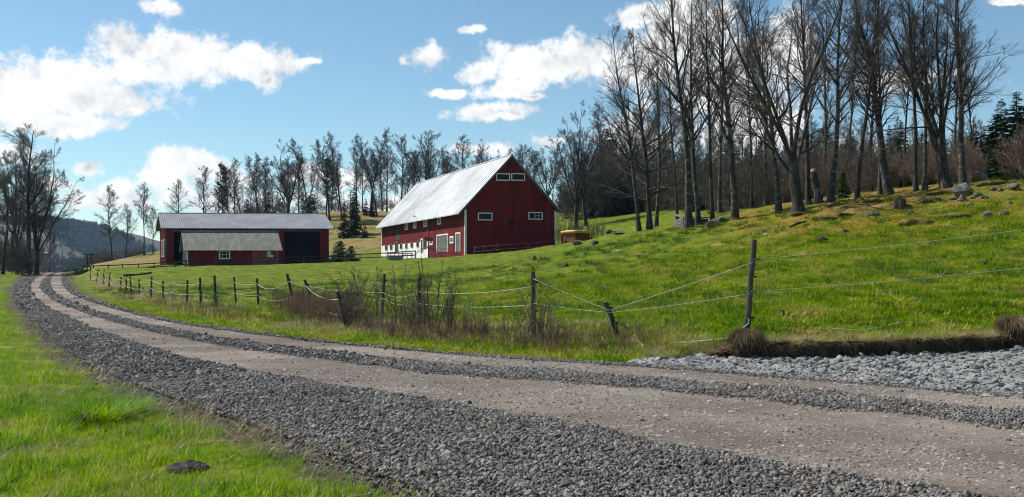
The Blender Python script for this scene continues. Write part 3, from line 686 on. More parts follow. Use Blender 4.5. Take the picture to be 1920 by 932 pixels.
def corrugated(name, parent, A, B, down, mat, period=.24, amp=.04, thick=.03, side=None):
    """ribbed sheet from the ridge A-B down along vector `down`"""
    L = np.linalg.norm(B-A); ax = (B-A)/L; nrm = np.cross(ax, down); nrm /= np.linalg.norm(nrm); nrm = nrm if nrm[2] > 0 else -nrm
    k = int(L/period); xs = []; hs = []
    for i in range(k):
        for f_, h_ in ((0, 0), (.35, 0), (.5, 1), (.85, 1)): xs.append((i+f_)*L/k); hs.append(h_*amp)
    xs.append(L); hs.append(0); xs = np.array(xs); hs = np.array(hs)
    top = A + ax*xs[:, None] + nrm*hs[:, None]; bot = top + down
    m_ = len(xs); V = np.concatenate([top, bot, top-nrm*(thick), bot-nrm*(thick)]); i = np.arange(m_-1)
    P = [np.stack([i, i+1, m_+i+1, m_+i], -1), np.stack([2*m_+i, 3*m_+i, 3*m_+i+1, 2*m_+i+1], -1), np.stack([m_+i, m_+i+1, 3*m_+i+1, 3*m_+i], -1)]
    P.append(np.array([[0, m_, 3*m_, 2*m_], [m_-1, 2*m_-1, 4*m_-1, 3*m_-1]]))
    return link(name, mesh_from(name, V, P, mat), parent)
def gable_roof(parent, O, e, d, L, D, ZE, ZR, oe, og, mat, period, amp, thick=.06, name='roof'):
    ridge = O + d*D/2; A = np.array([*(ridge-e*og), ZR+.08]); B = np.array([*(ridge+e*(L+og)), ZR+.08]); sl = (ZR-ZE)/(D/2)
    out = []
    for s in (-1, 1):
        run = D/2+oe; out.append(corrugated(name, parent, A, B, np.array([d[0]*s*run, d[1]*s*run, -sl*run]), mat, period, amp, thick))
        for (Q, sg) in ((A, -1), (B, 1)):
            mb = MB(); mb.box(Q+np.array([e[0]*sg*.004, e[1]*sg*.004, -.24]), np.array([d[0]*s*run, d[1]*s*run, -sl*run]), np.array([e[0]*sg*.05, e[1]*sg*.05, 0]), (0,0,.22)); mb.build('verge_board', M['grey_wood'], parent)
    mb = MB(); mb.tube([A+np.array([0,0,.05]), B+np.array([0,0,.05])], [.1,.1], 6); mb.build('ridge_cap', mat, parent)
    return out
gable_roof(hall, HO, he, hd, HL, HD, hZE, hZR, .55, .7, M['metal_grey'], .30, .05)
mb = MB(); g0 = HO - hd*.62; mb.tube([np.array([*(g0-he*.7), hZE-.22]), np.array([*(g0+he*(HL+.7)), hZE-.22])], [.08,.08], 6); mb.build('gutter', M['dark_wood'], hall)

# --- the low shed in front of it
SO = np.array([(349.7-960)/F*140*K, 140*K]); se = np.array([math.cos(math.radians(3)), math.sin(math.radians(3))]); sd = np.array([-math.sin(math.radians(22.5)), math.cos(math.radians(22.5))])
sn = np.array([se[1], -se[0]]); SL = solve_a(SO, se, 522.6); SD = 7.0
shed = empty('low_shed', (0, 0, 0), 'low red shed with pale fibre cement roof and one white window', 'shed')
sZB = zat(SO, se, 0, 502)-.2; sZE = zat(SO, se, 0, 465.5)+.1; sZR = CAMH+(HOR-436.5)/F*(SO[1]+sd[1]*SD/2)
st_ = lambda a: sZE+0*a
aP = solve_a(SO, se, Hx(975))
ribbed('front_wall', shed, SO, se, sn, 0, aP, lambda a: sZB+0*a, st_, M['red'], period=.22)
fw_ = ribbed('front_wall', shed, SO, se, sn, aP, SL, lambda a: sZB+0*a, st_, M['red_faded'], period=.22); fw_['label'] = 'faded pinkish stretch of the red wall'
sln = np.array([-sd[1], sd[0]]); sg = lambda a: sZE+(sZR-sZE)*(1-np.abs(a-SD/2)/(SD/2))-.03
ribbed('end_wall', shed, SO, sd, sln, 0, SD, lambda a: sZB+0*a, sg, M['grey_wood'], period=.22, extra=(SD/2,))
ribbed('end_wall', shed, SO+se*SL, sd, -sln, 0, SD, lambda a: sZB+0*a, sg, M['red'], period=.22, extra=(SD/2,))
ribbed('back_wall', shed, SO+sd*SD, se, -sn, 0, SL, lambda a: sZB+0*a, st_, M['red'], period=.6)
mb = MB(); bxw(mb, SO, se, sn, 0, .25, sZB, sZE-.1, .03, .08); mb.build('corner_board', M['white'], shed)
a0, a1 = solve_a(SO, se, Hx(660)), solve_a(SO, se, Hx(767)); window(shed, SO, se, sn, a0, a1, zat(SO, se, a0, Hy(587)), zat(SO, se, a0, Hy(500)), cols=3, rows=2, fw=.2)
gable_roof(shed, SO, se, sd, SL, SD, sZE, sZR, .75, .45, M['fibre'], .22, .006)
for nm, x0, x1, y0, y1, mt in (('meter_cabinet', 1120, 1152, 500, 570, 'cabinet'), ('junction_box', 1153, 1174, 550, 577, 'white')):
    a0, a1 = solve_a(SO, se, Hx(x0)), solve_a(SO, se, Hx(x1)); mb = MB(); bxw(mb, SO, se, sn, a0, a1, zat(SO, se, a0, Hy(y1)), zat(SO, se, a0, Hy(y0)), .03, .25)
    bxw(mb, SO, se, sn, a0-.04, a1+.04, zat(SO, se, a0, Hy(y0)), zat(SO, se, a0, Hy(y0))+.05, .0, .3); mb.build(nm, M[mt], shed)
# ------------------------------------------------------------------ trees
def grow(start, d, length, S, wig, up, r, droop_end=0.0):
    M_ = len(start); P = np.empty((M_, S+1, 3)); P[:, 0] = start; d = norm(d)
    for s in range(S):
        d = norm(d + r.normal(0, wig, (M_, 3)) + np.array([0, 0, 1]) * (up + (droop_end - up) * (s/S)**1.5))
        P[:, s+1] = P[:, s] + d * (length / S)[:, None]
    return P
def taper(r0, r1, S): 
    t = np.linspace(0, 1, S+1)[None]; return r0[:, None]*(1-t) + r1[:, None]*t
def sprout(P, R, L, per, t0, t1, ang, lenf, r, rmin, rk=.55, flat=0.0):
    """children of each branch: start, direction, length, radius, place along the parent"""
    N, S1, _ = P.shape; S = S1-1
    t = np.clip((np.arange(per)[None] + r.random((N, per))) / per, 0, .999) * (t1-t0) + t0
    x = t*S; i = np.floor(x).astype(int); f = (x-i)[..., None]; rows = np.arange(N)[:, None]
    st = P[rows, i]*(1-f) + P[rows, i+1]*f; T = norm(P[rows, i+1]-P[rows, i]); rr = R[rows, i]*(1-f[..., 0]) + R[rows, i+1]*f[..., 0]
    q = norm(np.cross(T, r.normal(0, 1, T.shape))); 
    if flat: q = norm(q * np.array([1, 1, 1-flat]))
    a = np.radians(ang(t) + r.normal(0, 7, t.shape))[..., None]
    d = T*np.cos(a) + q*np.sin(a)
    ln = L[:, None] * lenf(t) * r.uniform(.7, 1.2, t.shape)
    return st.reshape(-1, 3), d.reshape(-1, 3), ln.ravel(), np.maximum(rr*rk, rmin).ravel(), t.ravel()
TREES = {}
def make_tree(key, seed, H=16., kind='birch', fine=True, tw=.008, bark='bark', twig='twig', rfac=.0135):
    r = np.random.default_rng(seed); tr = MB(); cr = MB()
    if kind in ('birch', 'oak', 'alder'):
        P0 = grow(np.zeros((1,3)), np.array([[r.normal(0,.03), r.normal(0,.03), 1]]), np.array([H]), 14, .035, .05, r); R0 = taper(np.array([H*rfac]), np.array([.02]), 14); R0[:, 0] *= 1.5; R0[:, 1] *= 1.05
        tr.add(*[(v, [q]) for v, q in [tubes(P0, R0, 9)]][0])
        if kind == 'birch': c = sprout(P0, R0, np.array([H]), 32, .30, .98, lambda t: 54-24*t, lambda t: .36*(1.08-t)**.62*np.clip((t-.12)*3.0, .25, 1), r, .018)
        elif kind == 'alder': c = sprout(P0, R0, np.array([H]), 34, .40, .99, lambda t: 40-14*t, lambda t: .30*(1.14-t)**.6, r, .018)
        else: c = sprout(P0, R0, np.array([H]), 34, .14, .98, lambda t: 82-50*t, lambda t: .46*(1.08-t)**.9, r, .02, flat=.35)
        up = .05 if kind != 'oak' else .03
        P1 = grow(c[0], c[1], c[2], 8, .13, up, r, .04); R1 = taper(c[3], np.full(len(c[3]), tw*1.5), 8); L1 = c[2]
    else:  # forked from low down
        P0 = grow(np.zeros((1,3)), np.array([[0,0,1.]]), np.array([H*.24]), 6, .03, .02, r); R0 = taper(np.array([H*rfac*1.35]), np.array([H*rfac*1.05]), 6); R0[:, 0] *= 1.45
        tr.add(*[(v, [q]) for v, q in [tubes(P0, R0, 10)]][0])
        ns = 6; az_ = np.arange(ns)*2*np.pi/ns + r.normal(0, .35, ns); an = np.radians(r.uniform(9, 33, ns))
        dS = np.stack([np.cos(az_)*np.sin(an), np.sin(az_)*np.sin(an), np.cos(an)], -1)
        stS = P0[0, r.integers(3, 7, ns)]
        LS = H*.76*r.uniform(.78, 1.02, ns); PS = grow(stS, dS, LS, 11, .06, .035, r); RS = taper(np.full(ns, H*rfac*.62)*r.uniform(.7, 1.1, ns), np.full(ns, .015), 11)
        v, q = tubes(PS, RS, 7); tr.add(v, [q])
        c = sprout(PS, RS, LS, 11, .12, .98, lambda t: 50-14*t, lambda t: .42*(1.1-t)**.7, r, .016)
        P1 = grow(c[0], c[1], c[2], 8, .12, .05, r, .03); R1 = taper(c[3], np.full(len(c[3]), tw*1.4), 8); L1 = c[2]
    v, q = tubes(P1, R1, 5); tr.add(v, [q])
    c2 = sprout(P1, R1, L1, 8, .15, 1, lambda t: 34+0*t, lambda t: .52*(1.15-t*.9), r, tw*1.1)
    P2 = grow(c2[0], c2[1], c2[2], 6, .08, .05, r, .02); R2 = taper(c2[3], np.full(len(c2[3]), tw), 6)
    v, q = tubes(P2, R2, 4); cr.add(v, [q])
    c3 = sprout(P2, R2, c2[2], 7, .1, 1, lambda t: 33+0*t, lambda t: .58*(1.2-t), r, tw)
    keep = c3[2] > .12; c3 = [x[keep] for x in c3]
    P3 = grow(c3[0], c3[1], c3[2], 3, .08, .02, r, -.04); R3 = taper(np.full(len(c3[2]), tw), np.full(len(c3[2]), tw*.7), 3)
    v, q = tubes(P3, R3, 3); cr.add(v, [q])
    if fine:
        c4 = sprout(P3, R3, c3[2], 3 if tw > .007 else 2, .2, 1, lambda t: 38+0*t, lambda t: .7+0*t, r, tw*.6)
        P4 = grow(c4[0], c4[1], np.maximum(c4[2], .22), 2, .08, 0, r, -.08); R4 = taper(np.full(len(c4[2]), tw*.75), np.full(len(c4[2]), tw*.5), 2)
        v, q = tubes(P4, R4, 3); cr.add(v, [q])
    TREES[key] = (tr.mesh('trunk', M[bark], True), cr.mesh('crown', M[twig]), H)
def cards(centers, d, size, r, droop=-.3):
    """needle sprays: a flat four-cornered spray per centre, along d"""
    N = len(centers); d = norm(d + r.normal(0, .25, d.shape) + np.array([0,0,droop])); s = norm(np.cross(d, np.array([0,0,1.])+r.normal(0,.35,d.shape)))
    w_ = size*.30
    V = np.stack([centers, centers+d*(size*.55)[:,None]+s*w_[:,None], centers+d*size[:,None], centers+d*(size*.5)[:,None]-s*w_[:,None]], 1).reshape(-1, 3)
    return V, np.arange(4*N).reshape(N, 4)
def make_spruce(key, seed, H=10., width=.20, mat='needle', dens=1.0, bare=.04):
    r = np.random.default_rng(seed); tr = MB(); cr = MB()
    tr.tube([(0,0,-.1),(0,0,H*.5),(0,0,H)], [H*.013, H*.008, .01], 7)
    nb = int(H*30*dens); t = bare + (1-bare)*r.random(nb)**1.25*.985; ln = H*width*(1-t)**.82*r.uniform(.65, 1.1, nb) + .08
    az_ = r.random(nb)*2*np.pi; dz = .25 - .55*(1-t)
    d = np.stack([np.cos(az_), np.sin(az_), dz], -1); P = grow(np.stack([0*t, 0*t, t*H], -1), d, ln, 4, .05, -.06, r, .12)
    v, q = tubes(P, taper(np.full(nb, .018), np.full(nb, .006), 4), 3); tr.add(v, [q])
    per = 11; tt = r.random((nb, per))*.95+.08; x = np.clip(tt*4, 0, 3.99); i = x.astype(int); f = (x-i)[..., None]; rw = np.arange(nb)[:, None]
    c = (P[rw, i]*(1-f)+P[rw, i+1]*f); T = norm(P[rw, i+1]-P[rw, i]); sd_ = norm(np.cross(T, np.array([0,0,1.])))*r.choice([-1, 1], (nb, per, 1))
    dd = norm(T*.7 + sd_*r.uniform(.1, 1.0, (nb, per, 1)))
    sz = (np.clip(ln[:, None]*.42, .16, .55)*r.uniform(.6, 1.2, (nb, per)))
    v, q = cards(c.reshape(-1, 3), dd.reshape(-1, 3), sz.ravel(), r); cr.add(v, [q])
    TREES[key] = (tr.mesh('trunk', M['bark'], True), cr.mesh('crown', M[mat]), H)
def make_pine(key, seed, H=14.):
    r = np.random.default_rng(seed); tr = MB(); cr = MB()
    P0 = grow(np.zeros((1,3)), np.array([[0,0,1.]]), np.array([H]), 10, .03, .04, r); R0 = taper(np.array([H*.013]), np.array([.03]), 10)
    v, q = tubes(P0, R0, 8); tr.add(v, [q])
    c = sprout(P0, R0, np.array([H]), 60, .32, .99, lambda t: 80-25*t, lambda t: .19*(1.12-t)**.6, r, .02, flat=.5)
    P1 = grow(c[0], c[1], c[2], 6, .12, .06, r); v, q = tubes(P1, taper(c[3], np.full(len(c[3]), .012), 6), 4); tr.add(v, [q])
    per = 60; N = len(P1); k = r.integers(2, 7, (N, per)); cc = P1[np.arange(N)[:, None], k] + r.normal(0, .20, (N, per, 3))*np.array([1,1,.55]); dd = r.normal(0, 1, (N, per, 3)) + np.array([0,0,.5])
    v, q = cards(cc.reshape(-1,3), dd.reshape(-1,3), r.uniform(.14, .32, N*per), r, 0); cr.add(v, [q])
    TREES[key] = (tr.mesh('trunk', M['bark'], True), cr.mesh('crown', M['pine']), H)
def make_shrub(key, seed, H=2., stems=7, spread=25, tw=.004, bark='twig_grey', twig='twig_grey', l1=9, l2=6, l3=0, r0f=.0075, hang=.03):
    r = np.random.default_rng(seed); tr = MB(); cr = MB()
    az_ = r.random(stems)*2*np.pi; an = np.radians(np.abs(r.normal(0, spread*.6, stems))+2)
    d = np.stack([np.cos(az_)*np.sin(an), np.sin(az_)*np.sin(an), np.cos(an)], -1); L = H*r.uniform(.6, 1.05, stems)
    st = np.stack([r.normal(0, .04*H, stems), r.normal(0, .04*H, stems), np.full(stems, -.05)], -1)
    P = grow(st, d, L, 9, .07, .05, r); R = taper(np.full(stems, H*r0f)*r.uniform(.6, 1.2, stems), np.full(stems, tw), 9); v, q = tubes(P, R, 5); tr.add(v, [q])
    c = sprout(P, R, L, l1, .15, .98, lambda t: 40+0*t, lambda t: .42*(1.15-t), r, tw); P1 = grow(c[0], c[1], c[2], 5, .1, hang, r); R1 = taper(c[3], np.full(len(c[3]), tw*.8), 5); v, q = tubes(P1, R1, 3); cr.add(v, [q])
    c = sprout(P1, R1, c[2], l2, .15, 1, lambda t: 42+0*t, lambda t: .5*(1.2-t), r, tw*.8); P2 = grow(c[0], c[1], c[2], 3, .12, hang, r); R2 = taper(np.full(len(c[2]), tw*.8), np.full(len(c[2]), tw*.55), 3); v, q = tubes(P2, R2, 3); cr.add(v, [q])
    if l3:
        c = sprout(P2, R2, c[2], l3, .15, 1, lambda t: 42+0*t, lambda t: .6+0*t, r, tw*.6); P3 = grow(c[0], c[1], c[2], 2, .12, 0, r); R3 = taper(np.full(len(c[2]), tw*.7), np.full(len(c[2]), tw*.5), 2); v, q = tubes(P3, R3, 3); cr.add(v, [q])
    TREES[key] = (tr.mesh('stem', M[bark], True), cr.mesh('twigs', M[twig]), H)
for i in range(4): make_tree(f'birch{i}', 20+i, 18, 'birch', True, .0054, 'birch', 'twig')
for i in range(2): make_tree(f'alder{i}', 40+i, 15, 'alder', True, .0062, 'bark', 'twig', .010)
for i in range(2): make_tree(f'fork{i}', 50+i, 16, 'fork', True, .0062, 'bark', 'twig')
make_tree('oak0', 60, 14, 'oak', True, .0065, 'bark', 'twig')
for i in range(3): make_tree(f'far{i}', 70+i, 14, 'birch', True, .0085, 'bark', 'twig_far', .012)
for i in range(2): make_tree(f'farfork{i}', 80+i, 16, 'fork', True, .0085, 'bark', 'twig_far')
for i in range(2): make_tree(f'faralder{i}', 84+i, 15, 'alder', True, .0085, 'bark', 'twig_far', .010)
for i in range(3): make_spruce(f'spruce{i}', 90+i, 10, .215, dens=1.35)
make_spruce('smallspruce', 95, 4.5, .24, dens=1.3); make_spruce('juniper', 96, 3.2, .34, 'juniper', 2.2, .0)
for i in range(2): make_pine(f'pine{i}', 100+i, 14)
for i in range(3): make_shrub(f'shrub{i}', 110+i, 1.6, 8+3*i, 20, .0048, l1=8, l2=4, r0f=.0085)
for i in range(3): make_shrub(f'thicket{i}', 120+i, 5.0, 10, 34, .014, 'twig_brown', 'twig_brown', 11, 7, 2, .006)
make_shrub('paleshrub', 125, 5.0, 12, 30, .014, 'twig_grey', 'twig_grey', 11, 7, 2, .006)
ORD = 'first second third fourth fifth sixth seventh eighth ninth tenth eleventh twelfth thirteenth fourteenth fifteenth sixteenth seventeenth eighteenth nineteenth twentieth twenty-first twenty-second'.split()
def plant(name, key, loc, height, label, cat, group=None, yaw=None, lean=(0, 0), wide=1.0):
    t, c, H = TREES[key]; s = height / H
    yaw = rng.random()*6.283 if yaw is None else yaw
    e = empty(name, (loc[0], loc[1], loc[2]-.08), label, cat, group)
    Rm = Matrix.Rotation(math.radians(lean[0]), 4, 'Y') @ Matrix.Rotation(math.radians(lean[1]), 4, 'X') @ Matrix.Rotation(yaw, 4, 'Z')
    e.rotation_euler = Rm.to_euler(); e.scale = (s*wide, s*wide, s)
    for me in (t, c): link(me.name.split('.')[0], me, e)
    return e
def at_px(u, Y17):
    x, y = (u-960)/F*Y17*K, Y17*K; return np.array([x, y, zg(x, y)])
def h_px(loc, vtop): return max(.5, CAMH + (HOR-vtop)/F*loc[1] - loc[2])
# --- tall bare trees along the top of the meadow: (u, v base, v top, kind, lean, width, label)
TALL = 'tall bare trees along the top of the meadow'
for (u, v, vt, key, lean, wd, lab, cat) in [
  (1190,434,55,'birch0',-5,.75,'slim leaning birch, the first tall tree right of the barn','tree'),
  (1212,430,62,'oak0',-1,1.0,'low-branched spreading bare tree just right of the slim leaning birch','tree'),
  (1291,425,-70,'birch1',-7,1.0,'tall bare birch leaning left beside the grey wooden box','tree'),
  (1309,420,-20,'birch2',0,.8,'straight bare birch rising directly behind the grey wooden box','tree'),
  (1336,417,-10,'alder0',-1,.9,'thin straight tree at the right end of the grey wooden box','tree'),
  (1378,410,-60,'birch3',-1,1.0,'stout straight bare birch just right of the flat field rocks','tree'),
  (1461,398,-40,'birch0',-4,.9,'dark birch between the stout straight birch and the big forked tree','tree'),
  (1497,400,-90,'fork0',-4,1.25,'broad forked tree with thick dark base and many rising stems','tree'),
  (1516,384,-70,'alder1',0,1.1,'slender tree close behind the broad forked tree','tree'),
  (1557,380,-90,'birch1',0,.9,'straight dark tree right of the broken trunk','tree'),
  (1607,374,-60,'alder0',0,1.0,'thin very straight tree behind the juniper','tree'),
  (1650,367,-40,'birch2',-3,.7,'pale narrow birch next to the thick leaning tree','tree'),
  (1667,366,-110,'birch3',-6,1.25,'thick dark tree leaning left behind the square stump','tree'),
  (1717,360,-60,'alder1',0,1.0,'thin tree second to the right of the thick leaning tree','tree'),
  (1734,357,-50,'birch0',2,.8,'thin dark birch left of the twin stemmed tree','tree'),
  (1774,350,-100,'fork1',-7,1.15,'large twin stemmed tree leaning left above the boulder heap','tree'),
  (1806,343,-80,'birch2',-1,1.05,'last tall birch on the right with drooping twigs','tree')]:
    p_ = hit(u, v, 30); p_[1] = min(p_[1], 80); plant('bare_tree', key, p_, h_px(p_, vt), lab, cat, TALL, lean=(lean, 0), wide=wd)
# a second, thinner row behind them
for i, (u, Y17, vt) in enumerate([(1230,82,60),(1270,84,40),(1350,80,20),(1410,78,10),(1437,75,30),(1540,72,20),(1585,74,10),(1630,70,20),(1695,68,30),(1750,66,20),(1790,62,50),(1830,66,60)]):
    p_ = at_px(u, Y17); plant('bare_tree', ['birch1','alder0','birch3','alder1','birch0'][i % 5], p_, h_px(p_, vt), ORD[i] + ' thin tree counted from the barn in the row behind the tall meadow trees', 'tree', 'thin bare trees of the second row', wide=.75)
# --- trees on the ridge behind hall and barn
RIDGE = [(330,340,'far0','small bare birch above the left end of the hall roof'),(382,315,'far1','bare birch left of the tall pine behind the hall'),
 (408,345,'far2','short bare tree between birch and tall pine behind the hall'),(455,322,'faralder0','pale thin tree right of the tall pine behind the hall'),(485,300,'faralder1','slender tree left of the wide forked ridge tree'),
 (540,265,'farfork0','wide forked bare tree above the middle of the hall roof'),(580,268,'faralder0','slim tree just right of the wide forked ridge tree'),(618,268,'faralder1','slim bare tree rising behind the bushy pine'),
 (641,258,'faralder0','upright dense topped tree right of the bushy pine'),(668,276,'far1','loose crowned tree behind the dark young spruce'),(694,252,'faralder1','tall tree with full round top, left of a pair'),
 (707,258,'faralder0','tall thin tree, right one of a pair on the ridge'),(725,275,'far2','low bare tree left of the barn roof end'),(752,256,'far0','bare tree rising behind the low end of the barn roof'),
 (803,226,'farfork1','tallest bare tree behind the barn roof'),(835,300,'far1','small bare tree right of the tallest one behind the barn roof'),(870,258,'far2','round bare tree behind the middle of the barn roof'),(915,263,'farfork0','twin crowned bare tree behind the barn roof'),
 (975,275,'far0','bare tree directly behind the barn ridge end'),(1028,262,'farfork1','bare tree just right of the barn gable'),(1005,290,'far2','low bare tree behind the right roof slope of the barn'),(780,285,'far1','bare tree left of the tallest one behind the barn roof')]
for (u, vt, key, lab) in RIDGE:
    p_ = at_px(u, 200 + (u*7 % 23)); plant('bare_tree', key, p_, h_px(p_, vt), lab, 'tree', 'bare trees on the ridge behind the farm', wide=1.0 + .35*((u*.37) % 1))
for i in range(22):
    u = 440 + i*27.5 + (i*37 % 23); p_ = at_px(u, 232 + (i*13 % 20)); plant('bare_tree', ['far1','faralder1','far2','faralder0'][i % 4], p_, h_px(p_, 300 - (i*29 % 28)), ORD[i] + ' thin bare tree from the hall in the back row on the ridge', 'tree', 'thin bare trees in the ridge back row')
for (u, Y17, vt, key, lab) in [(1080,150,193,'farfork0','large bare tree with rounded crown between barn and birches'),(1098,152,215,'farfork1','bare tree leaning against the large rounded one between barn and birches'),
   (210,195,352,'far0','bare birch left of the hall in the pale grass'),(236,198,385,'far2','small bare birch just left of the hall, beside a larger one'),(270,190,345,'faralder0','narrow bare tree nearest the left end of the hall'),(287,192,390,'far1','low bare tree close to the hall corner'),
   (93,175,428,'far2','pale small birch beyond the crest of the road')]:
    p_ = at_px(u, Y17); plant('bare_tree', key, p_, h_px(p_, vt), lab, 'tree', 'bare trees beside the farm')
for (u, Y17, vt, key, lean, wd, lab) in [(36,128,258,'farfork1',-2,.95,'big bare tree at far left beside the road'),(53,127,243,'far1',0,1.5,'tallest big bare tree of the roadside group at far left'),(68,131,262,'farfork0',4,.95,'bare tree leaning over the road in the far left group'),(5,120,330,'far0',0,1.4,'bare tree cut by the left picture edge'),(20,135,290,'far2',0,1.5,'low-branched bare tree of the far left roadside group')]:
    p_ = at_px(u, Y17); plant('bare_tree', key, p_, h_px(p_, vt), lab, 'tree', 'big bare trees by the road at far left', lean=(lean, 0), wide=wd)
# --- evergreens
for (u, Y17, vt, key, nm, lab, wd) in [(418,205,308,'pine0','pine_tree','tall narrow pine, left of two behind the hall',.85),(429,207,312,'pine1','pine_tree','tall narrow pine, right of two behind the hall',.8),
   (612,200,300,'pine1','pine_tree','bushy pine among bare trees on the ridge',1.1),(501,196,358,'smallspruce','spruce_tree','dense little spruce above the hall roof',1.3),(463,197,372,'smallspruce','spruce_tree','small spruce above the hall roof, left of the dense one',1.1),
   (583,196,352,'smallspruce','spruce_tree','dark spruce pair member above the right end of the hall roof',1.0),(575,199,372,'smallspruce','spruce_tree','squat dark spruce above the right end of the hall roof',1.6),(664,186,345,'spruce0','spruce_tree','tall dark young spruce on the tan slope right of the hall',.8),(645,184,378,'smallspruce','spruce_tree','narrow spruce at the foot of the taller one on the tan slope',.9),
   (684,182,418,'smallspruce','spruce_tree','spruce near the barn corner at the foot of the slope',1.3),(698,205,368,'smallspruce','spruce_tree','small pointed spruce on top of the tan slope',.9),(686,207,372,'smallspruce','spruce_tree','rounded small spruce on top of the tan slope',1.2)]:
    p_ = at_px(u, Y17); plant(nm, key, p_, h_px(p_, vt), lab, 'tree', 'evergreens on the ridge', wide=wd)
for i, (u, Y17, vt, wd) in enumerate([(1130,118,248,1.1),(1148,124,255,1.0),(1168,116,262,1.1),(1110,130,300,1),(1225,130,270,1),(1262,128,292,1),(1290,122,305,1),(1330,126,282,1),(1362,118,312,1),(1400,110,280,1),(1425,112,262,1),(1450,108,315,1),(1520,104,300,1),(1552,100,242,1.2),(1572,106,272,1),(1620,96,300,1),(1640,100,282,1),(1668,95,232,1),(1690,92,225,1.1),(1715,98,292,1),(1742,94,262,1),(1780,92,302,1),(1828,70,228,1.3),(1850,72,250,1.2),(1480,84,318,1.4),(1505,80,330,1.5),(1600,72,318,1.5),(1655,66,300,1.3),(1705,64,312,1.6),(1730,68,280,1.2),(1760,62,290,1.4),(1800,62,262,1.3),(1190,118,300,1.5),(1210,112,325,1.6),(1310,110,310,1.5),(1385,100,318,1.5),(1160,112,330,1.5),(1250,112,330,1.5),(1350,104,325,1.4),(1430,96,320,1.4),(1690,62,330,1.5),(1745,60,330,1.5),(1560,90,255,1.2),(1588,86,285,1.3),(1632,84,262,1.2),(1678,82,250,1.2),(1722,80,268,1.3),(1770,78,245,1.2),(1795,76,268,1.3),(1815,72,250,1.3),(1325,108,285,1.3),(1405,98,282,1.3),(1440,94,268,1.2)]):
    Y17 += 55 if u < 1290 else 25 if u < 1420 else 0
    p_ = at_px(u, Y17); k = 'pine0' if i in (13, 14) else f'spruce{i % 3}'
    plant('pine_tree' if i in (13, 14) else 'spruce_tree', k, p_, h_px(p_, vt), 'dark conifer in the wood behind the tall meadow trees', 'tree', 'dark conifers of the wood behind', wide=wd)
for (u, Y17, vt, lab, wd) in [(1877,62,182,'tall dark spruce near the right picture edge',1.5),(1906,60,168,'tallest dark spruce at the right picture edge',1.6),(1860,66,235,'lower spruce left of the two tall ones at the right edge',1.6),(1935,58,190,'dark spruce cut by the right picture edge',1.6)]:
    p_ = at_px(u, Y17); plant('spruce_tree', 'spruce1', p_, h_px(p_, vt), lab, 'tree', 'spruces at the right edge', wide=wd)
p_ = at_px(1580, 53); plant('juniper_bush', 'juniper', p_, h_px(p_, 318), 'dense green juniper between straight trunks at the wood edge', 'bush', wide=.9)
p_ = at_px(1697, 56); plant('juniper_bush', 'juniper', p_, h_px(p_, 335), 'low dark juniper behind the mossy stones', 'bush', wide=.9)
# --- deep wood: thin bare trees and conifers that close the gaps behind the grove
for i in range(46):
    u = 1130 + i*16 + (i*37 % 13); Y17 = np.interp(u, [1130,1300,1450,1860], [205,175,125,92]) + (i*29 % 17); p_ = at_px(u, Y17)
    plant('bare_tree', ['faralder0','far1','faralder1','far0','far2'][i % 5], p_, h_px(p_, 205 + (i*43 % 85)), 'grey bare tree deep in the wood behind the grove', 'tree', 'grey bare trees deep in the wood', wide=.95)
for i in range(26):
    u = 1140 + i*28 + (i*53 % 21); Y17 = np.interp(u, [1130,1300,1450,1860], [195,165,112,84]) + (i*31 % 11); p_ = at_px(u, Y17)
    plant('spruce_tree', f'spruce{i % 3}', p_, h_px(p_, 238 + (i*47 % 75)), 'dark conifer in the wood behind the tall meadow trees', 'tree', 'dark conifers of the wood behind', wide=1.35)
# --- brown thicket at the edge of the wood
for i in range(130):
    u = 1050 + (i*0.618 % 1)*800; Y17 = np.interp(u, [1050,1200,1300,1420,1850], [186,178,150,92,66]) - np.interp(u, [1050,1200], [14, 16])*((i*.37) % 1); p_ = at_px(u, Y17)
    vt = (372 if u < 1115 else 312 if u < 1460 else 298) - 62*((i*.73) % 1); plant('thicket_shrub', f'thicket{i % 3}' if u < 1700 else 'paleshrub', p_, h_px(p_, vt), 'bare brown shrub in the thicket along the wood edge', 'bush', 'bare shrubs of the wood edge thicket', wide=.85)
for (u, Y17, vt, key, lab) in [(1918,52,225,'paleshrub','pale grey bare shrub at the right picture edge'),(1893,55,250,'paleshrub','grey twiggy shrub below the tall spruces at right'),(1610,60,285,'thicket0','light brown bushy shrub left of the juniper'),(1540,62,290,'thicket1','light brown shrub behind the broken trunk')]:
    p_ = at_px(u, Y17); plant('bare_shrub', key, p_, h_px(p_, vt), lab, 'bush', 'bare shrubs near the right edge')
for i in range(15):
    u = -60 + (i*.618 % 1)*135; p_ = at_px(u, 118 + 30*((i*.37) % 1)); plant('thicket_shrub', f'thicket{i % 3}', p_, h_px(p_, 455 - 25*((i*.7) % 1)), 'dull brown bare shrub under the big trees at far left', 'bush', 'brown shrubs under the far left trees', wide=1.0)
for i in range(16):
    u = 168 + (i*.618 % 1)*125; p_ = at_px(u, 205 + 40*((i*.37) % 1)); plant('thicket_shrub', f'thicket{i % 3}', p_, h_px(p_, 468 - 10*((i*.7) % 1)), 'low brown shrub on the far side of the road left of the hall', 'bush', 'low brown shrubs left of the hall', wide=1.3)
for (u, Y17, vt, lab) in [(637,150,450,'olive green bush at the right end of the hall'),(658,148,460,'lower olive bush between hall and barn')]:
    p_ = at_px(u, Y17); plant('green_bush', 'juniper', p_, h_px(p_, vt), lab, 'bush', wide=1.7)
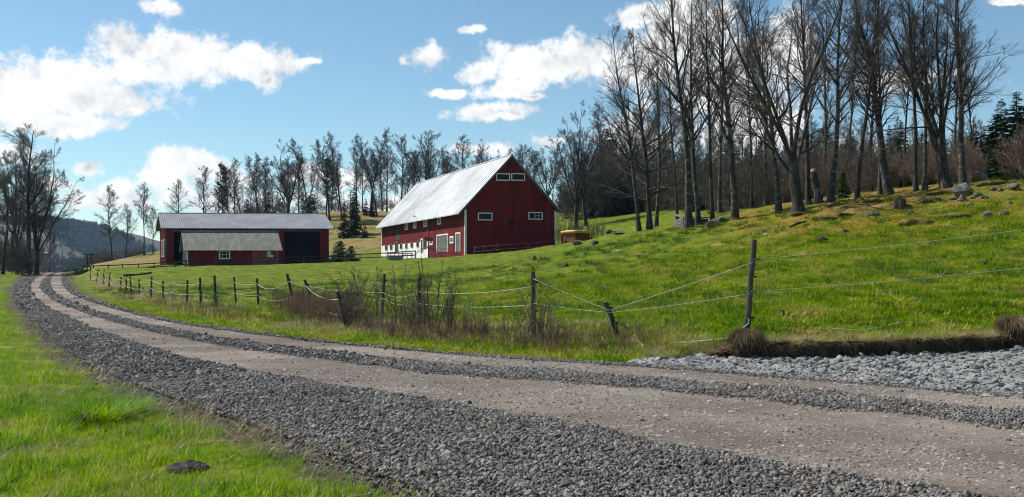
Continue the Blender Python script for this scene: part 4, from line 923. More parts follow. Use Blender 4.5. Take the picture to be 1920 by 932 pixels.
for i in range(10):
    u = 1048 + i*9; p_ = at_px(u, 112 + (i*5 % 7)); plant('sapling', f'thicket{i % 3}', p_, h_px(p_, 398 + (i*7 % 10)), 'thin bare sapling behind the yellow covered cart', 'bush', 'saplings behind the cart', wide=.4)
for i in range(34):
    u = 430 + i*18.5 + (i*37 % 13); p_ = at_px(u, 226 + (i*13 % 16)); plant('ridge_shrub', f'thicket{i % 3}', p_, h_px(p_, 372 - 18*((i*.7) % 1)), 'low brown shrub at the foot of the ridge trees', 'bush', 'low shrubs under the ridge trees', wide=1.3)
for i in range(24):
    u = 430 + i*25 + (i*53 % 19); p_ = at_px(u, 216 + (i*17 % 22)); plant('bare_tree', ['faralder0','far0','faralder1','far2','far1'][i % 5], p_, h_px(p_, 318 + (i*31 % 40)), 'short thin bare tree filling the gaps of the ridge wood', 'tree', 'short thin bare trees of the ridge wood', wide=.9)
# --- the leafless saplings along the roadside fence
for i, (u, v, vt, key, wd, lab) in enumerate([(655,617,488,'shrub2',1.2,'dense many stemmed bare shrub left of the fence post thicket'),(663,612,492,'shrub1',1.0,'bare shrub close behind the dense many stemmed one'),(708,620,488,'shrub0',.6,'thin upright sapling beside the straight fence post'),
    (748,620,480,'shrub0',.8,'bare sapling midway between two fence posts in the shrubs'),(738,634,560,'shrub1',.6,'short twisted sapling in front of the shrub row'),(792,622,505,'shrub1',.8,'bare shrub hugging the mossy fence post'),(812,628,470,'shrub0',1.0,'tallest sapling of the roadside row'),(843,626,505,'shrub2',.6,'thin cluster of bare stems right of the tallest sapling'),
    (880,630,545,'shrub1',.9,'loose bare shrub right of the cluster of stems'),(908,634,560,'shrub2',.8,'low bare shrub in the dry grass'),(950,640,560,'shrub0',.8,'leaning bare twigs left of the tall dark post'),(985,644,545,'shrub1',1.1,'sprawling bare shrub at the foot of the tall dark post'),(1012,645,500,'shrub0',.9,'bare shrub just right of the tall dark post'),(1032,650,560,'shrub2',.7,'low spiky twigs right of the tall dark post'),
    (406,580,540,'shrub2',1.0,'small bare shrub at the foot of a fence post on the bank'),(690,620,540,'shrub2',.7,'low stems between dense shrub and straight post'),(770,624,530,'shrub2',.8,'many thin stems left of the mossy post')]):
    p_ = hit(u, v); plant('bare_sapling', key, p_, h_px(p_, vt), lab, 'sapling', 'leafless saplings along the roadside fence', wide=wd, lean=(rng.normal(0, 3), 0))
# ------------------------------------------------------------------ electric fence along the road
POSTS = [ # top u,v  base u,v  radius  label
 (170,490,169,527,.045,'leftmost dark stake of the roadside rope fence'),
 (184.4,504.5,180.5,529,.05,'dark fence stake leaning right, second from the road crest'),(195,505,194.3,535,.05,'upright dark fence stake, third from the road crest'),
 (206.5,509.8,203.6,539.8,.05,'slightly leaning fence stake, fourth from the road crest'),(227,519.6,225.6,546,.05,'short fence stake left of the one with a cross pole'),
 (237.3,514,236,551,.05,'fence stake carrying the end of a cross pole'),(243.7,518.5,247.4,556,.05,'fence stake leaning left next to the cross pole stake'),
 (260.7,523.8,261,556,.05,'short upright stake below the cross pole'),(284,518.5,283.3,558,.055,'upright fence stake just right of the cross pole end'),
 (305.3,527,306,561.6,.05,'short stake with sagging rope, left of the thin grey one'),(320.7,520,323.4,565.5,.022,'thin grey metal stake in the fence'),
 (351.8,525,349.7,569.5,.05,'fence stake right of the thin grey one'),(375,521,376.5,572,.055,'fence stake two to the right of the thin grey one'),
 (402.2,516.4,404.9,573,.058,'taller dark fence stake with a small shrub at its foot'),(438.6,519.6,442.9,569,.05,'fence stake in front of the low shed, slightly tilted'),
 (482,521.7,484.6,575,.058,'upright fence stake left of the dry brown brush'),(538.2,514,556,585,.055,'stake leaning left, rising from the dry brown brush'),
 (570.9,525,600,592,.055,'strongly leaning stake at the right of the dry brown brush'),(633,547,652.8,618,.045,'low crooked stake left of the dense bare shrub'),
 (720.9,513.4,716,600,.055,'straight fence post standing among the bare saplings'),(785.8,520,785,621,.06,'mossy rugged post among the tall bare saplings'),
 (999.3,509,1001,638,.06,'tall dark upright post right of the saplings'),(1135.6,567,1162.6,629,.06,'short post leaning far left with both ropes tied low'),
 (1414,450,1399,622,.065,'tallest post, tilted right, standing above the stone lay-by')]
post_pts = []
for (ut, vt, ub, vb, rad, lab) in POSTS:
    b0 = hit(ub, vb); b0[2] -= .1; Y = b0[1]
    t0 = np.array([(ut-960)/F*Y, Y, CAMH+(HOR-vt)/F*Y])
    rad *= .80 if rad > .03 else 1; r = np.random.default_rng(int(ut)); n_ = 7; mb = MB()
    P = b0[None]*(1-np.linspace(0,1,n_)[:,None]) + t0[None]*np.linspace(0,1,n_)[:,None]; P[1:-1, 0] += r.normal(0, rad*.10, n_-2)
    mb.tube(P, rad*(1.08-.16*np.linspace(0,1,n_))*r.uniform(.95,1.05,n_), 9 if rad > .03 else 6)
    root = mb.build('fence_post', M['post'] if rad > .03 else M['wire'], None); tag(root, lab, 'fence post', 'stakes of the roadside rope fence')
    if rad > .03 and Y < 35*K:
        for f_ in ((.86, .47) if ut < 1400 else (.80, .62, .47, .2)):
            q = b0*(1-f_)+t0*f_; im = MB(); im.tube([q+np.array([rad*.8,-.01,0]), q+np.array([rad*1.5,-.02,0]), q+np.array([rad*1.9,-.02,.0])], [.012,.02,.016], 6); im.build('insulator', M['dark'], root)
    post_pts.append((b0, t0))
def rope(pts, sag, rad, mat, label, name='fence_rope', cat='rope', group='ropes of the roadside fence'):
    P = []
    for a_, b_ in zip(pts[:-1], pts[1:]):
        L = np.linalg.norm(b_-a_); t = np.linspace(0, 1, 12, endpoint=False)[:, None]
        P.append(a_*(1-t)+b_*t - np.array([0,0,1])*4*t*(1-t)*sag*L)
    P.append(pts[-1][None]); P = np.concatenate(P); mb = MB()
    mb.tube(P, np.full(len(P), rad), 5); return tag(mb.build(name, M[mat], None, True), label, cat, group)
lerp = lambda pr, f_: pr[0]*(1-f_)+pr[1]*f_
off_ = np.array([0, -.06, 0])
grp = post_pts
rope([lerp(q, .86)+off_ for q in grp[:10]], .022, .008, 'rope', 'upper white rope between the far stakes near the road crest')
rope([lerp(q, .5)+off_ for q in grp[:10]], .028, .0075, 'rope', 'lower white rope between the far stakes near the road crest')
rope([lerp(q, .82)+off_ for q in grp[9:19]], .020, .0075, 'rope', 'upper white rope past the stakes in front of the low shed')
rope([lerp(q, .45)+off_ for q in grp[9:19]], .016, .0065, 'rope', 'lower white rope past the stakes in front of the low shed')
rope([lerp(grp[17], .85)+off_, lerp(grp[19], .62)+off_, lerp(grp[20], .75)+off_, lerp(grp[21], .80)+off_], .02, .0058, 'rope', 'upper white rope running through the bare saplings')
rope([lerp(grp[17], .4)+off_, lerp(grp[19], .50)+off_, lerp(grp[20], .55)+off_, lerp(grp[21], .55)+off_], .015, .0055, 'rope', 'lower white rope running through the bare saplings')
lean_p, tall_p = grp[22], grp[23]
rope([lerp(grp[21], .90)+off_, lerp(lean_p, .80)+off_, lerp(tall_p, .77)+off_], .006, .0055, 'rope', 'upper rope dipping down to the short leaning post')
rope([lerp(grp[21], .57)+off_, lerp(lean_p, .74)+off_, lerp(tall_p, .45)+off_], .010, .0055, 'rope', 'lower rope tied to the short leaning post')
e1 = at(1960, 425, 16.2); e2 = at(1960, 498, 15.8)
rope([lerp(tall_p, .80)+off_, e1], .006, .0042, 'wire', 'upper grey wire running right from the tallest post', 'fence_wire', 'wire', 'wires right of the tallest post')
rope([lerp(tall_p, .47)+off_, e2], .006, .0042, 'wire', 'lower grey wire running right from the tallest post', 'fence_wire', 'wire', 'wires right of the tallest post')
def ground_rope(px, rad, label, lift=.02):
    P = []
    for (u, v) in px: q = hit(u, v); q[2] += lift; P.append(q)
    P = np.array(P); t = np.linspace(0, len(P)-1, 40); Q = catmull(P, 8); mb = MB(); mb.tube(Q, np.full(len(Q), rad), 6)
    return tag(mb.build('loose_rope', M['rope'], None, True), label, 'rope')
lr = [hit(1262,646), hit(1300,644), hit(1340,645), hit(1362,639)]
P = [q+np.array([0,0,.03]) for q in lr] + [lerp(tall_p, .02)+np.array([-.20,-.05,.06]), lerp(tall_p, .14)+off_, lerp(tall_p, .2)+off_]
Q = catmull(np.array(P), 8); mb = MB(); mb.tube(Q, np.full(len(Q), .011), 6); tag(mb.build('loose_rope', M['rope'], None, True), 'slack white rope hanging from the tallest post onto the grass', 'rope')
ground_rope([(1518,621),(1560,622),(1610,624),(1650,619),(1690,610),(1740,609),(1775,613)], .012, 'loose white rope lying in the grass above the earth bank', .05)
rope([lerp(lean_p, .05)+off_, hit(1195,642)+np.array([0,0,.05]), hit(1208,652)+np.array([0,0,.02])], .02, .010, 'rope', 'short end of white rope at the foot of the leaning post', group=None)
# pole lying across two stakes
A = hit(236, 551); B = hit(285, 550); zt = CAMH+(HOR-516.5)/F*A[1]
mb = MB(); mb.tube([np.array([A[0]-.1, A[1], zt]), np.array([(261-960)/F*(A[1]+1), A[1]+1, zt+.05]), np.array([(284-960)/F*(A[1]+2), A[1]+2, zt+.14])], [.06,.055,.05], 7); tag(mb.build('cross_pole', M['post']), 'dark horizontal pole resting on a fence stake', 'pole')

# ------------------------------------------------------------------ dark rail fence in front of the buildings
def rail_fence(label, pts, hts, rails, rad=.07):
    root = empty('rail_fence', (0, 0, 0), label, 'fence', 'dark wooden rail fences'); root.location = (0, 0, 0)
    P3 = [np.array([q[0], q[1], zg(q[0], q[1])]) for q in pts]
    for q, h in zip(P3, hts):
        mb = MB(); mb.tube([q-np.array([0,0,.2]), q+np.array([0,0,h])], [rad, rad*.9], 7); mb.build('post', M['dark_wood'], root)
    for f_ in rails:
        for i in range(len(P3)-1):
            a_ = P3[i]+np.array([0,-.08,hts[i]*f_]); b_ = P3[i+1]+np.array([0,-.08,hts[i+1]*f_]); d = (b_-a_)
            mb = MB(); mb.box(a_-d*.02+np.array([0,-.03,-.07]), d*1.04, (0,.05,0), (0,0,.14)); mb.build('rail', M['dark_wood'], root)
    return root
px = lambda u, Y17: ((u-960)/F*Y17*K, Y17*K)
rail_fence('dark two rail wooden fence left of the low shed', [px(154,120),px(175,121),px(203,123),px(230,124),px(260,126),px(289,128),px(329,131),px(347,132)], [1.15]*8, (.88,.40))
rail_fence('dark two rail wooden fence running past both sheds', [px(350,133),px(403,133.5),px(459,134),px(515,134),px(569,134),px(622,133)], [1.2]*6, (.88,.42))
rail_fence('dark two rail wooden fence ending in front of the barn', [px(624,132),px(675,130),px(727,127),px(755,126),px(779,125)], [1.2]*5, (.90,.45))
A = np.array([*px(228, 122), 0]); B = np.array([*px(343, 129), 0]); A[2] = zg(A[0], A[1])+.15; B[2] = zg(B[0], B[1])+1.0
mb = MB(); mb.tube([A, B], [.06, .05], 6); tag(mb.build('fallen_pole', M['dark_wood']), 'slanting dark pole leaning against the rail fence', 'pole')
# low fence in front of the barn gable
gp = [px(888,116.5), px(906,117), px(933,117.5), px(990,119), px(1040,119)]
root = empty('wire_fence', (0,0,0), 'low wire fence with thin stakes before the barn gable', 'fence')
P3 = [np.array([q[0], q[1], zg(*q)]) for q in gp]
for i, q in enumerate(P3):
    mb = MB(); mb.tube([q-np.array([0,0,.1]), q+np.array([.25 if i == 0 else 0, 0, 1.25])], [.05,.045], 6); mb.build('post', M['grey_wood'], root)
for hz_ in (.5, 1.05):
    mb = MB(); mb.tube([q+np.array([0,-.06,hz_]) for q in P3], [.013]*len(P3), 4); mb.build('strand', M['wire'], root)

# ------------------------------------------------------------------ things standing about the farm
def board_box(o, ex, ey, ez, n, name, mat, parent, gap=.02, t=.03):
    """a face of n planks, each a mesh of its own, sharing its data"""
    o, ex, ey, ez = (np.asarray(q, float) for q in (o, ex, ey, ez)); st = ez/n; mb = MB(); L = np.linalg.norm(st)
    mb.box((0,0,0), ex, ey/np.linalg.norm(ey)*t, st*(1-gap/L)); me_ = mb.mesh(name, mat)
    for i in range(n): link(name, me_, parent, loc=tuple(o+st*i))
c0 = at_px(1062, 100); Yc = c0[1]; wpx = F/Yc
cart = empty('hay_cart', c0, 'low red brown cart with yellow tarpaulin roof right of the barn', 'cart'); cart.location = (0,0,0)
x0, x1 = (1055-960)/wpx, (1110-960)/wpx; xm = (1078-960)/wpx; zb = c0[2]+.05; h_ = 1.35
yb = Yc+1.9
board_box((x0, Yc+1.2, zb), (xm-x0, -1.2, 0), (0,1,0), (0,0,h_), 5, 'plank', M['rust_board'], cart)
board_box((xm, Yc, zb), (x1-xm, .5, 0), (0,1,0), (0,0,h_*.62), 3, 'plank', M['rust_board'], cart)
board_box((x0, yb+1.2, zb), (x1-x0, .4, 0), (0,1,0), (0,0,h_), 5, 'plank', M['rust_board'], cart)
for (x, y) in ((x0, Yc+1.2), (xm, Yc), (x1, Yc+.5), (x1, yb+1.6), (x0, yb+1.2)):
    mb = MB(); mb.box((x-.05, y-.05, zb-.15), (.1,0,0), (0,.1,0), (0,0,h_+.35)); mb.build('corner_post', M['rust_board'], cart)
nu, nv = 14, 6; V = []
for i in range(nu):
    for j in range(nv):
        s, t = i/(nu-1), j/(nv-1); xx = x0-.15+(x1-x0+.3)*s; y0 = np.interp(xx, [x0, xm, x1], [Yc+1.05, Yc-.15, Yc+.35]); y1_ = yb+1.6
        edge = (j == 0)*.30
        V.append((xx, y0+(y1_-y0)*(max(j-1,0)/(nv-2)), zb+h_+.02+.15*math.sin(math.pi*min(1, .12+.76*s))+.05*math.sin(7*s)*(j % 2)-edge+.06*math.sin(math.pi*t)))
gi_ = np.arange(nu*nv).reshape(nu, nv); me_ = mesh_from('tarpaulin', V, [np.stack([gi_[:-1,:-1], gi_[1:,:-1], gi_[1:,1:], gi_[:-1,1:]], -1).reshape(-1,4)], M['tarp'], True)
tp = link('tarpaulin', me_, cart); sm_ = tp.modifiers.new('thick', 'SOLIDIFY'); sm_.thickness = .03
for (x, y) in ((x0+.5, Yc+.9), (x1-.5, Yc+.45)):
    wh = MB(); a = np.linspace(0, 2*np.pi, 17)[:-1]
    wh.tube([(x, y-.12, zb+.12), (x, y+.05, zb+.12)], [.30, .30], 16); wh.build('wheel', M['dark'], cart)
# grey wooden box under the birches
c0 = hit(1306, 420, 45); wpx = F/c0[1]; bw = 48/wpx; bh = 21/wpx*1.25; c0[0] -= bw*.52; c0[2] -= .25
bxr = empty('wooden_box', (0,0,0), 'weathered grey wooden box with slanted lid between birch trunks', 'box')
o = np.array([c0[0], c0[1], c0[2]-.05])
board_box(o, (bw, .35, 0), (-.1,1,0), (0,0,bh*.8), 4, 'plank', M['grey_wood'], bxr); board_box(o+np.array([-.3,1.3,0]), (.3,-1.3,0), (1,0,0), (0,0,bh*.8), 4, 'plank', M['grey_wood'], bxr)
board_box(o+np.array([-.3,1.3,0]), (bw, .35, 0), (-.1,1,0), (0,0,bh*.8), 4, 'plank', M['grey_wood'], bxr); board_box(o+np.array([bw,.35,0]), (-.3,1.3,0), (1,0,0), (0,0,bh*.8), 4, 'plank', M['grey_wood'], bxr)
mb = MB(); mb.box(o+np.array([-.06,-.12,bh*.82]), (bw+.12,.36,0), (-.34,1.6,.22), (0,.01,.06)); mb.build('lid', M['grey_wood'], bxr)
# milk stand by the road crest
q = at_px(167, 118); zt = CAMH+(HOR-477)/F*q[1]
ms = empty('milk_stand', (0,0,0), 'dark roadside stand with flat top on posts at the road crest', 'stand')
for dx in (-.25, .25):
    mb = MB(); mb.box((q[0]+dx-.06, q[1]-.06, q[2]-.2), (.12,0,0), (0,.12,0), (0,0,zt-q[2]+.1)); mb.build('leg', M['dark_wood'], ms)
mb = MB(); mb.box((q[0]-.62, q[1]-.5, zt-.1), (1.24,0,.04), (0,1,0), (0,0,.12)); mb.build('top_board', M['dark_wood'], ms)
mb = MB(); mb.box((q[0]-.45, q[1]-.4, zt-.5), (.9,0,0), (0,.8,0), (0,0,.1)); mb.build('cross_beam', M['dark_wood'], ms)
q = at_px(150, 119); st = empty('plank_stack', (0,0,0), 'low heap of dark boards beside the rail fence end', 'planks')
for i in range(5):
    mb = MB(); mb.box((q[0]-.8+.07*(i%3), q[1]-.2+.1*(i%2), q[2]+.05+.16*i), (1.6,.1*(i%2),.03), (0,.4,0), (0,0,.12)); mb.build('plank', M['dark_wood'], st)
# lamp pole among the left trees
q = at_px(41.5, 122); zt = CAMH+(HOR-395)/F*q[1]
lp = empty('utility_pole', (0,0,0), 'thin blue grey pole standing among the far left trees', 'pole')
mb = MB(); mb.tube([(q[0], q[1], q[2]-.3), (q[0], q[1], zt)], [.12, .08], 8); mb.build('shaft', M['pole'], lp)
mb = MB(); mb.tube([(q[0], q[1], zt-.05), (q[0], q[1], zt+.10)], [.12,.04], 8); mb.build('cap', M['pole'], lp)
q = at_px(86, 172); zt = CAMH+(HOR-474)/F*q[1]
lp = empty('road_marker', (0,0,0), 'thin pale post with small head beyond the road crest', 'post')
mb = MB(); mb.tube([(q[0], q[1], q[2]-.3), (q[0], q[1], zt)], [.05, .05], 6); mb.build('shaft', M['grey_wood'], lp)
mb = MB(); mb.tube([(q[0]-.3, q[1], zt), (q[0]+.35, q[1], zt+.03)], [.09, .12], 6); mb.build('lamp_head', M['white'], lp)
# trough, plank and debris in the farmyard
q = hit(729, 488); wpx = F/q[1]
tr_ = empty('water_trough', (0,0,0), 'small blue grey metal trough on the grass before the barn', 'trough'); L = 25/wpx
mb = MB(); mb.add([(q[0],q[1],q[2]+.0),(q[0]+L*.96,q[1],q[2]),(q[0]+L,q[1],q[2]+.42),(q[0]-.05,q[1],q[2]+.42),(q[0],q[1]+.8,q[2]),(q[0]+L*.96,q[1]+.8,q[2]),(q[0]+L,q[1]+.9,q[2]+.42),(q[0]-.05,q[1]+.9,q[2]+.42)], [np.array([[0,1,2,3],[5,4,7,6],[4,0,3,7],[1,5,6,2],[0,4,5,1]])]); mb.build('basin', M['metal_grey'], tr_)
mb = MB(); mb.box((q[0]-.1,q[1]-.04,q[2]+.42), (L+.16,0,0), (0,.06,0), (0,0,.06)); mb.build('rim', M['metal_grey'], tr_)
for (u, v, wp, lab) in [(772,486,22,'white board lying on the grass beside the trough'),(527,491,7,'upright pale panel at the right end of the low shed'),(322,500,11,'pale blue sheet on the ground left of the low shed')]:
    q = hit(u-wp/2, v); wpx = F/q[1]; up_ = 'upright' in lab; mb = MB()
    mb.box(q+np.array([0,0,.02]), (wp/wpx,0,.02), (0,.08 if up_ else .7,.0), (0,0,1.0 if up_ else .09)); mb.box(q+np.array([.03,-.012,.05]), (wp/wpx*.9,0,.02), (0,.01,0), (0,0,.8 if up_ else .05)); tag(mb.build('pale_board', M['white' if not up_ else 'cabinet']), lab, 'board')
# rusty machine in front of the side wall (hay tedder with tines)
q = at_px(803, 124); mc = empty('hay_machine', (0,0,0), 'rusty spider armed hay machine parked before the barn wall', 'farm machine')
mb = MB(); mb.tube([q+np.array([0,0,.0]), q+np.array([.1,0,2.6])], [.09,.07], 7); mb.build('mast', M['rust_board'], mc)
mb = MB(); mb.box(q+np.array([-.5,-.3,2.5]), (1.1,0,-.12), (0,.6,0), (0,0,.45)); mb.build('hood', M['rust_board'], mc)
for i in range(7):
    a_ = -1.2+i*.4; mb = MB(); mb.tube([q+np.array([0,0,1.5]), q+np.array([math.sin(a_*1.1)*1.5, -.4, 1.3+math.cos(a_*2)*.6]), q+np.array([math.sin(a_*1.1)*2.4, -.5, .15])], [.04,.03,.025], 5); mb.build('tine_arm', M['rust_board'], mc)
q = at_px(752, 129); mc = empty('harrow', (0,0,0), 'rusty low harrow frame before the white barn wall', 'farm machine')
for i in range(6):
    mb = MB(); mb.tube([q+np.array([-1.6+i*.6,0,.9+.2*(i%2)]), q+np.array([-1.4+i*.6,-.3,.5]), q+np.array([-1.7+i*.6,-.5,.02])], [.05,.05,.03], 5); mb.build('tine', M['rust_board'], mc)
for y_o in (0, -.3):
    mb = MB(); mb.box(q+np.array([-1.9,y_o,.55-y_o]), (3.6,0,0), (0,.1,0), (0,0,.1)); mb.build('beam', M['rust_board'], mc)

# ------------------------------------------------------------------ rocks, stumps, mounds
def ico(sub=2):
    import bmesh
    bm = bmesh.new(); bmesh.ops.create_icosphere(bm, subdivisions=sub, radius=1.0); bm.verts.ensure_lookup_table()
    V = np.array([v.co[:] for v in bm.verts]); Fc = np.array([[v.index for v in f.verts] for f in bm.faces]); bm.free(); return V, Fc
ICO1, ICO2, ICO3 = ico(1), ico(2), ico(3)
def rock_mesh(name, seed, size, mat, sub=ICO2, rough=.3, facets=9, smooth=False):
    r = np.random.default_rng(seed); V, Fc = sub; V = V.copy()
    for i in range(facets):                                  # chop with random planes: angular stone
        n = norm(r.normal(0, 1, 3)); d = r.uniform(.55, .9); s = V @ n; V -= np.maximum(s-d, 0)[:, None]*n
    V *= 1 + rough*.25*(r.random((len(V), 1))-.5); V *= np.asarray(size)
    return mesh_from(name, V, [Fc], mat, smooth)
ROCKS = [(1813,368,40,32,'rock','large angular boulder on top of the stone heap'),(1788,377,22,12,'rock','pale stone at the left foot of the large boulder'),(1806,380,20,18,'rock_dark','dark stone directly below the large boulder'),(1828,376,17,14,'rock','stone at the right foot of the large boulder'),(1838,370,18,12,'rock_dark','dark stone leaning on the heap right of the boulder'),(1848,374,16,9,'rock_dark','small dark stone at the right of the heap'),(1820,386,14,9,'rock','small stone at the front of the heap'),
 (1855,409,24,15,'rock','pointed pale slab below the stone heap'),(1886,404,24,11,'rock_dark','flat dark stone right of the pointed slab'),(1893,386,18,10,'rock','rounded pale stone near the right edge'),(1863,358,16,9,'rock_dark','dark stone above the heap, left of two'),(1878,359,13,8,'rock_dark','dark stone above the heap, right of two'),(1902,355,28,13,'rock','wide grey stone at the far right on the slope'),(1836,338,32,19,'rock_dark','mossy boulder on the crest at the wood edge'),
 (1710,404,15,11,'rock_dark','small dark stone below the square stump'),(1708,422,13,7,'rock','small pale stone in the grass below the stump'),(1640,405,24,11,'rock_dark','low dark stone left of the stump'),(1749,378,42,13,'rock_dark','long dark flat stone between stump and heap'),(1560,388,22,8,'rock','flat pale stone at the foot of the straight dark tree'),
 (1082,460,20,12,'rock','grey boulder beside the yellow covered cart'),(1115,459,18,10,'rock_dark','dark boulder right of the yellow covered cart'),(1107,409,8,6,'rock_dark','single stone far up the green slope behind the cart'),(1163,440,34,8,'rock_dark','long flat stone left of the slim leaning birch'),(1338,426,28,16,'rock','pale flat rock before the thin straight tree'),(1357,416,30,11,'rock_dark','dark flat rock right of the pale one'),(1325,421,14,8,'rock','small pale rock beside the grey box'),(1142,438,12,9,'rock_dark','upright small stone near the cart'),
 (1848,497,18,10,'soil','dark earth clod high on the right meadow'),(1588,437,14,8,'soil','brown earth clod left of two on the meadow'),(1544,455,22,11,'soil','broad brown earth mound on the meadow'),(1610,444,10,6,'soil','little earth clod near the broad mound'),(1002,489,8,11,'rust_board','small reddish stub standing in the grass before the barn'),(1437,442,10,5,'white','pale bleached stick in the grass near the forked tree'),(1620,578,10,7,'soil','small brown clod behind the loose rope'),(1468,592,14,11,'soil','small tan tuft mound right of the tallest post'),(1060,500,12,6,'soil','low brown clod in the middle of the meadow')]
for i, (u, v, wp, hp, mt, lab) in enumerate(ROCKS):
    q = hit(u, v); px_ = F/q[1]; w_, h_ = wp/px_/2*.95, hp/px_*.98
    me_ = rock_mesh('rock', 200+i, (w_*1.12, w_*.9, h_*.70), M[mt], rough=.9, facets=14); q[2] += h_*.36
    nm, cat = ('rock', 'rock') if 'rock' in mt else (('earth_clod', 'clod') if mt == 'soil' else ('wood_stub', 'wood'))
    tag(link(nm, me_, None, tuple(q+np.array([0, w_*.6, 0])), (rng.normal(0,.15), rng.normal(0,.15), rng.random()*1.2-.6)), lab, cat, 'stones on the right slope' if cat == 'rock' else None)
MOUNDS = [(1868,345,60,16,'long mossy mound along the crest at the right'),(1905,332,40,14,'ochre mossy mound at the right picture edge'),(1688,372,30,13,'bright ochre moss cushion behind the stump'),(1631,377,44,15,'mossy mound left of the bright moss cushion'),(1575,383,52,10,'low mossy mound between straight trunks'),(1560,410,60,17,'brown mossy mound right of the broad forked tree'),(1650,412,66,17,'tan mossy hummock left of the small dark stone'),(1735,418,70,22,'moss covered hummock below the stone heap'),(1590,402,40,9,'small moss hummock on the slope'),(1505,400,50,10,'rooty mound at the foot of the broad forked tree'),(1800,405,90,16,'wide mossy hummock in front of the stone heap'),(1780,362,60,13,'mossy bank left of the large boulder')]
for i, (u, v, wp, hp, lab) in enumerate(MOUNDS):
    q = hit(u, v); px_ = F/q[1]; w_, h_ = wp/px_/2, hp/px_; V, Fc = ICO3; V = V.copy()
    nz = fbm(V[:, 0]*2.1+i*3, V[:, 1]*2.1+V[:, 2], 4); V = V*(1+.55*nz[:, None]+.22*fbm(V[:, 0]*8+i, V[:, 1]*8+V[:, 2]*6, 3)[:, None])*np.array([w_*1.1, w_*.75, h_*.5])
    tag(link('moss_mound', mesh_from('moss_mound', V, [Fc], M['moss'], True), None, tuple(q+np.array([0, w_*.4, -.02]))), lab, 'mound', 'mossy mounds on the right slope')
# square stump and broken trunk, fallen branch
q = hit(1692, 393); px_ = F/q[1]; st = empty('tree_stump', (0,0,0), 'dark square cut stump on the meadow slope', 'stump'); r0 = 11/px_
mb = MB(); n_ = 14; a = np.arange(n_)*2*np.pi/n_; rr = 1+.14*np.sin(3*a)+.1*np.cos(5*a+1)
V = []
for zf, sc in ((-.1,1.25),(.25,1.02),(.7,.95),(1.0,.97)): V += [(q[0]+np.cos(t)*r0*k*sc, q[1]+r0+np.sin(t)*r0*k*sc, q[2]+zf*20/px_) for t, k in zip(a, rr)]
ii = np.arange(n_); qd = np.concatenate([np.stack([l*n_+ii, l*n_+(ii+1)%n_, (l+1)*n_+(ii+1)%n_, (l+1)*n_+ii], -1) for l in range(3)])
mb.add(V, [qd]); mb.build('bark_side', M['bark'], st); mb = MB(); mb.add([(x, y, z+.004) for x, y, z in V[-n_:]], [ii[None]]); mb.build('cut_face', M['grey_wood'], st)
q = hit(1535, 383, 30); px_ = F/q[1]; bt = empty('broken_trunk', (0,0,0), 'broken pale trunk stub leaning among the tall trees', 'trunk')
mb = MB(); hgt = 60/px_; Q = [q-np.array([0,0,.2]), q+np.array([-.05,0,hgt*.4]), q+np.array([-.22,0,hgt*.75]), q+np.array([-.30,0,hgt])]; mb.tube(Q, [.30,.25,.21,.19], 10); mb.build('bark_side', M['birch'], bt)
mb = MB(); mb.tube([Q[-1], Q[-1]+np.array([.02,0,.12]), Q[-1]+np.array([.1,0,.2])], [.18,.14,.03], 8); mb.build('splintered_top', M['rope'] if False else M['dry_grass'], bt)
mb = MB(); mb.tube([Q[2], Q[2]+np.array([-.25,0,.1]), Q[2]+np.array([-.5,0,.35])], [.08,.05,.02], 6); mb.build('side_branch', M['bark'], bt)
q0, q1_ = hit(1480, 429), hit(1512, 419)
mb = MB(); mb.tube([q0+np.array([0,0,.06]), (q0+q1_)/2+np.array([0,.05,.12]), q1_+np.array([0,0,.1])], [.05,.06,.03], 6); tag(mb.build('fallen_branch', M['bark']), 'dark fallen branch in the grass below the forked tree', 'branch')
# molehill and tussock in the foreground verge
q = hit(345, 886); V, Fc = ICO3; V = V.copy(); nz = fbm(V[:, 0]*3, V[:, 1]*3+V[:, 2]*2, 5); hi = fbm(V[:, 0]*11, V[:, 1]*11+V[:, 2]*9, 3)
V = V*(1+.22*nz+.16*hi)[:, None]*np.array([.155, .14, .085])
tag(link('molehill', mesh_from('molehill', V, [Fc], M['mole_soil'], False), None, (q[0], q[1]+.08, q[2]-.018)), 'dark crumbly molehill in the near grass verge', 'molehill')
# ------------------------------------------------------------------ grass, gravel and dry stalks (stuff)
def blades(name, seed, n, rad, h0, h1, wd, mat, lean=.35, bend=.5, segs=2):
    r = np.random.default_rng(seed); a = r.random(n)*6.283; d = np.sqrt(r.random(n))*rad
    base = np.stack([np.cos(a)*d, np.sin(a)*d, np.full(n, -.01)], -1); h = r.uniform(h0, h1, n)
    az_ = a + r.normal(0, .9, n); ld = np.stack([np.cos(az_), np.sin(az_), 0*az_], -1); sd_ = np.stack([-np.sin(az_+r.normal(0,.8,n)), np.cos(az_), 0*az_], -1)
    ln = np.abs(r.normal(0, lean, n))[:, None]; bd = np.abs(r.normal(0, bend, n))[:, None]; V = []
    for s in range(segs+1):
        t = s/segs; c = base + np.array([0,0,1])*(h*t*(1-.25*bd[:, 0]*t))[:, None] + ld*(ln*t+bd*t*t)*h[:, None]
        w_ = wd*(1-t)**.6*r.uniform(.7, 1.2, n)[:, None]*.5
        if s < segs: V += [c-sd_*w_, c+sd_*w_]
        else: V += [c]
    V = np.stack(V, 1); m_ = V.shape[1]; b0 = (np.arange(n)*m_)[:, None]
    q = np.concatenate([b0+np.array([[2*s, 2*s+1, 2*s+3, 2*s+2]]) for s in range(segs-1)]); t_ = b0+np.array([[2*segs-2, 2*segs-1, 2*segs]])
    return mesh_from(name, V.reshape(-1, 3), [q, t_], mat)
